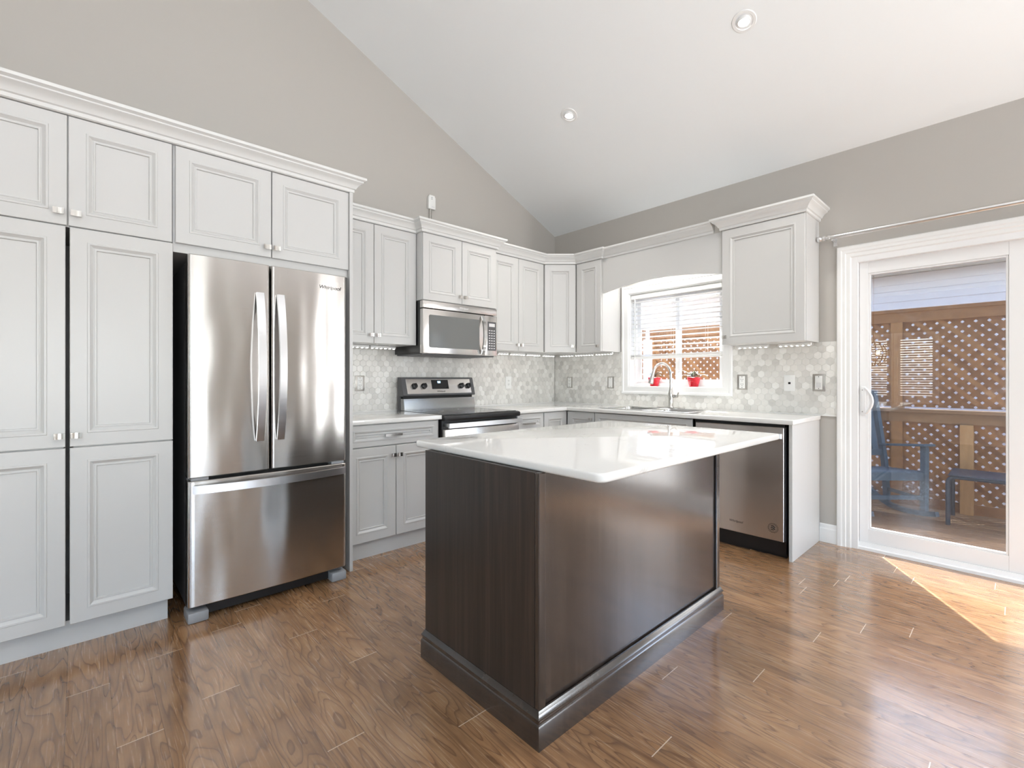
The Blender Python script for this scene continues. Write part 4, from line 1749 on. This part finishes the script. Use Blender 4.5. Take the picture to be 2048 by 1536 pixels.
MB().box(-.02, -.001, .79, .88, .02, FZ - ZD - .13, .002).build('batten', 'cedar_fence', r)

# side run of the fence returning towards the house
r = thing('lattice_fence', 'short cedar lattice fence running back toward the house beyond kitchen window', 'fence', (5.0, 3.62, ZD), pi / 2)
m = MB()
lattice(m, -.86, .82, .03, FZ - ZD - .06, .0)
m.build('lattice_panel', 'cedar_fence', r)
MB().box(-.03, .065, -.88, .84, FZ - ZD - .035, FZ - ZD, .003).box(-.022, -.001, -.88, .84, FZ - ZD - .13, FZ - ZD - .035).build('top_rail', 'cedar_fence', r)

# neighbour's house
XH = 8.3
r = thing('neighbour_house', 'pale sided house beyond the lattice fence', 'house', (XH, 1, -.3))
m = MB()
z = .2
while z < 2.75:
    m.prism([(0, z), (-.016, z), (-.002, z + .150), (0, z + .150)], 'y', -9, 9)
    z += .146
m.box(0, .15, -9, 9, 0, 2.9)
m.build('siding', 'siding_white', r)
MB().box(-.022, 0, -9, 9, 2.77, 2.90).build('frieze_board', 'siding_white', r)
m = MB().box(-.48, .0, -9, 9, 2.905, 2.925)
y = -8.9
while y < 9:
    m.box(-.47, -.005, y, y + .014, 2.897, 2.905)
    y += .30
m.build('soffit', 'soffit_cream', r)
m = MB().box(-.50, -.48, -9, 9, 2.89, 3.06).prism([(-.62, 3.06), (-.60, 2.95), (-.50, 2.93), (-.50, 3.06)], 'y', -9, 9)
m.build('gutter', 'siding_white', r)
m = MB().prism([(-.60, 3.06), (4, 4.9), (8.4, 3.06), (8.4, 3.0), (4, 4.83), (-.60, 3.0)], 'y', -9.3, 9.3)
m.build('roof', 'roof_shingle', r)
MB().box(.15, 8, -8.9, 8.9, 0, 2.9).build('house_body', 'siding_white', r)

# rocking chair
ang = math.atan2(-.72, -.70)
r = thing('rocking_chair', 'blue-grey wooden rocking chair on the deck by fence', 'chair', (5.40, .93, ZD), ang + pi / 2)
# local: faces -Y, x right
wS = .27
for sx in (-1, 1):
    m = MB()
    pts = []
    for k in range(21):
        t = -1 + 2 * k / 20
        pts.append((sx * wS, .06 + t * .42, .022 + .105 * t * t * (1.25 if t > 0 else .55)))
    m.strip(pts, .030, .042, (1, 0, 0))
    m.build('rocker', 'chair_blue', r, 40)
    m = MB().bar((sx * wS, -.23, .05), (sx * wS, -.235, .635), .032, .055, (1, 0, 0))
    m.build('front_post', 'chair_blue', r)
    m = MB().bar((sx * wS, .19, .06), (sx * wS, .225, .44), .032, .055, (1, 0, 0))
    m.bar((sx * wS, .222, .42), (sx * wS, .365, 1.10), .032, .055, (1, 0, 0))
    m.build('rear_post', 'chair_blue', r)
    m = MB().prism([(sx * wS - .05, -.29), (sx * wS + .05, -.29), (sx * wS + .045, -.15), (sx * wS + .02, .26), (sx * wS - .035, .26), (sx * wS - .045, -.15)], 'z', 0, .022, .004)
    m.xf(Matrix.Translation((0, -.23, .635)) @ Matrix.Rotation(radians(-7), 4, 'X') @ Matrix.Translation((0, .23, 0)))
    m.build('armrest', 'chair_blue', r)
    MB().bar((sx * wS, -.22, .36), (sx * wS, .21, .33), .024, .06, (1, 0, 0)).build('side_rail', 'chair_blue', r)
    MB().bar((sx * wS, -.22, .17), (sx * wS, .19, .17), .020, .030, (1, 0, 0)).build('stretcher', 'chair_blue', r)
MB().bar((-wS, -.235, .375), (wS, -.235, .375), .07, .026, (0, 0, 1)).build('front_rail', 'chair_blue', r)
MB().bar((-wS, -.232, .19), (wS, -.232, .19), .035, .022, (0, 0, 1)).build('stretcher', 'chair_blue', r)
m = MB()
for k in range(7):
    y = -.24 + k * .07
    m.box(-wS - .01, wS + .01, y, y + .058, .398 - .045 * k / 7, .416 - .045 * k / 7, .003)
m.build('seat', 'chair_blue', r)
for k in range(5):
    x = -.20 + .10 * k
    MB().bar((x, .245, .53), (x, .352, 1.045), .052, .016, (1, 0, 0)).build('back_slat', 'chair_blue', r)
MB().bar((-wS, .242, .515), (wS, .242, .515), .06, .022, (0, 0, 1)).build('back_rail', 'chair_blue', r)
MB().bar((-wS, .36, 1.075), (wS, .36, 1.075), .09, .022, (0, 0, 1)).build('crest_rail', 'chair_blue', r)

# patio side table
r = thing('patio_table', 'low dark blue metal side table on deck right of rocking chair', 'table', (5.58, .12, ZD))
tw, td, th_ = .30, .20, .425
for sy in (-1, 1):
    m = MB()
    for sx in (-1, 1):
        pts = [(sx * td, sy * tw, 0), (sx * td, sy * tw, th_ - .07)]
        for k in range(1, 7):
            a = pi / 2 * k / 6
            pts.append((sx * td, sy * (tw - .05 * (1 - cos(a))), th_ - .07 + .05 * sin(a)))
        pts.append((sx * td, sy * (tw - .12), th_ - .02))
        mm = MB().tube(pts, .016, 10)
        mm.build('leg', 'table_blue', r, 60)
m = MB().box(-td - .018, td + .018, -tw - .0, tw + .0, th_ - .012, th_, .004)
m.build('table_top', 'table_blue', r)
m = MB()
for sx in (-1, 1):
    m.tube([(sx * td, -tw + .08, th_ - .02), (sx * td, tw - .08, th_ - .02)], .016, 10)
m.build('top_rail', 'table_blue', r, 60)

# ------------------------------------------------------------------ dining end, seen only as reflections in the patio door
for (yy, lab) in ((1.355, 'white slatted blind of dining window, right one mirrored in patio door glass'), (2.025, 'white slatted blind of dining window, left one mirrored in patio door glass')):
    b = thing('window_blind', lab, 'blind', (XW - .012, yy, 1.985), 0, 'dining window blinds')
    m = MB()
    zz = -.06
    while zz > -1.17:
        m.box(-.012, .012, -.255, .255, zz, zz + .030)
        zz -= .046
    m.build('slats', 'device_white', b)
    MB().box(-.015, .015, -.26, .26, -.045, -.005).build('headrail', 'device_white', b)

r = thing('orb_chandelier', 'bronze orb chandelier with candle bulbs mirrored in patio door glass', 'chandelier', (-1.40, 1.62, 1.58))
for k in range(4):
    m = MB()
    pts = [(.2 * cos(a), 0, .2 * sin(a)) for a in [2 * pi * i / 40 for i in range(41)]]
    m.strip(pts, .018, .004, (0, 1, 0))
    m.xf(Matrix.Rotation(pi / 4 * k, 4, 'Z'))
    m.build('hoop', 'bronze', r, 40)
zt_ = ZE + SL * (-1.40 - XW) - 1.58
MB().tube([(0, 0, .19), (0, 0, zt_)], .006, 8).build('stem', 'bronze', r, 60)
for k in range(4):
    a = pi / 2 * k + .4
    m = MB().tube([(0, 0, -.10), (.05 * cos(a), .05 * sin(a), -.11), (.08 * cos(a), .08 * sin(a), -.08), (.08 * cos(a), .08 * sin(a), -.02)], .007, 8)
    ar = m.build('arm', 'bronze', r, 60)
    MB().lathe([(.001, -.02), (.010, -.01), (.013, .01), (.008, .035), (.001, .05)], 12, (.08 * cos(a), .08 * sin(a), 0), cap=False).build('candle_bulb', 'bulb', ar, 60)
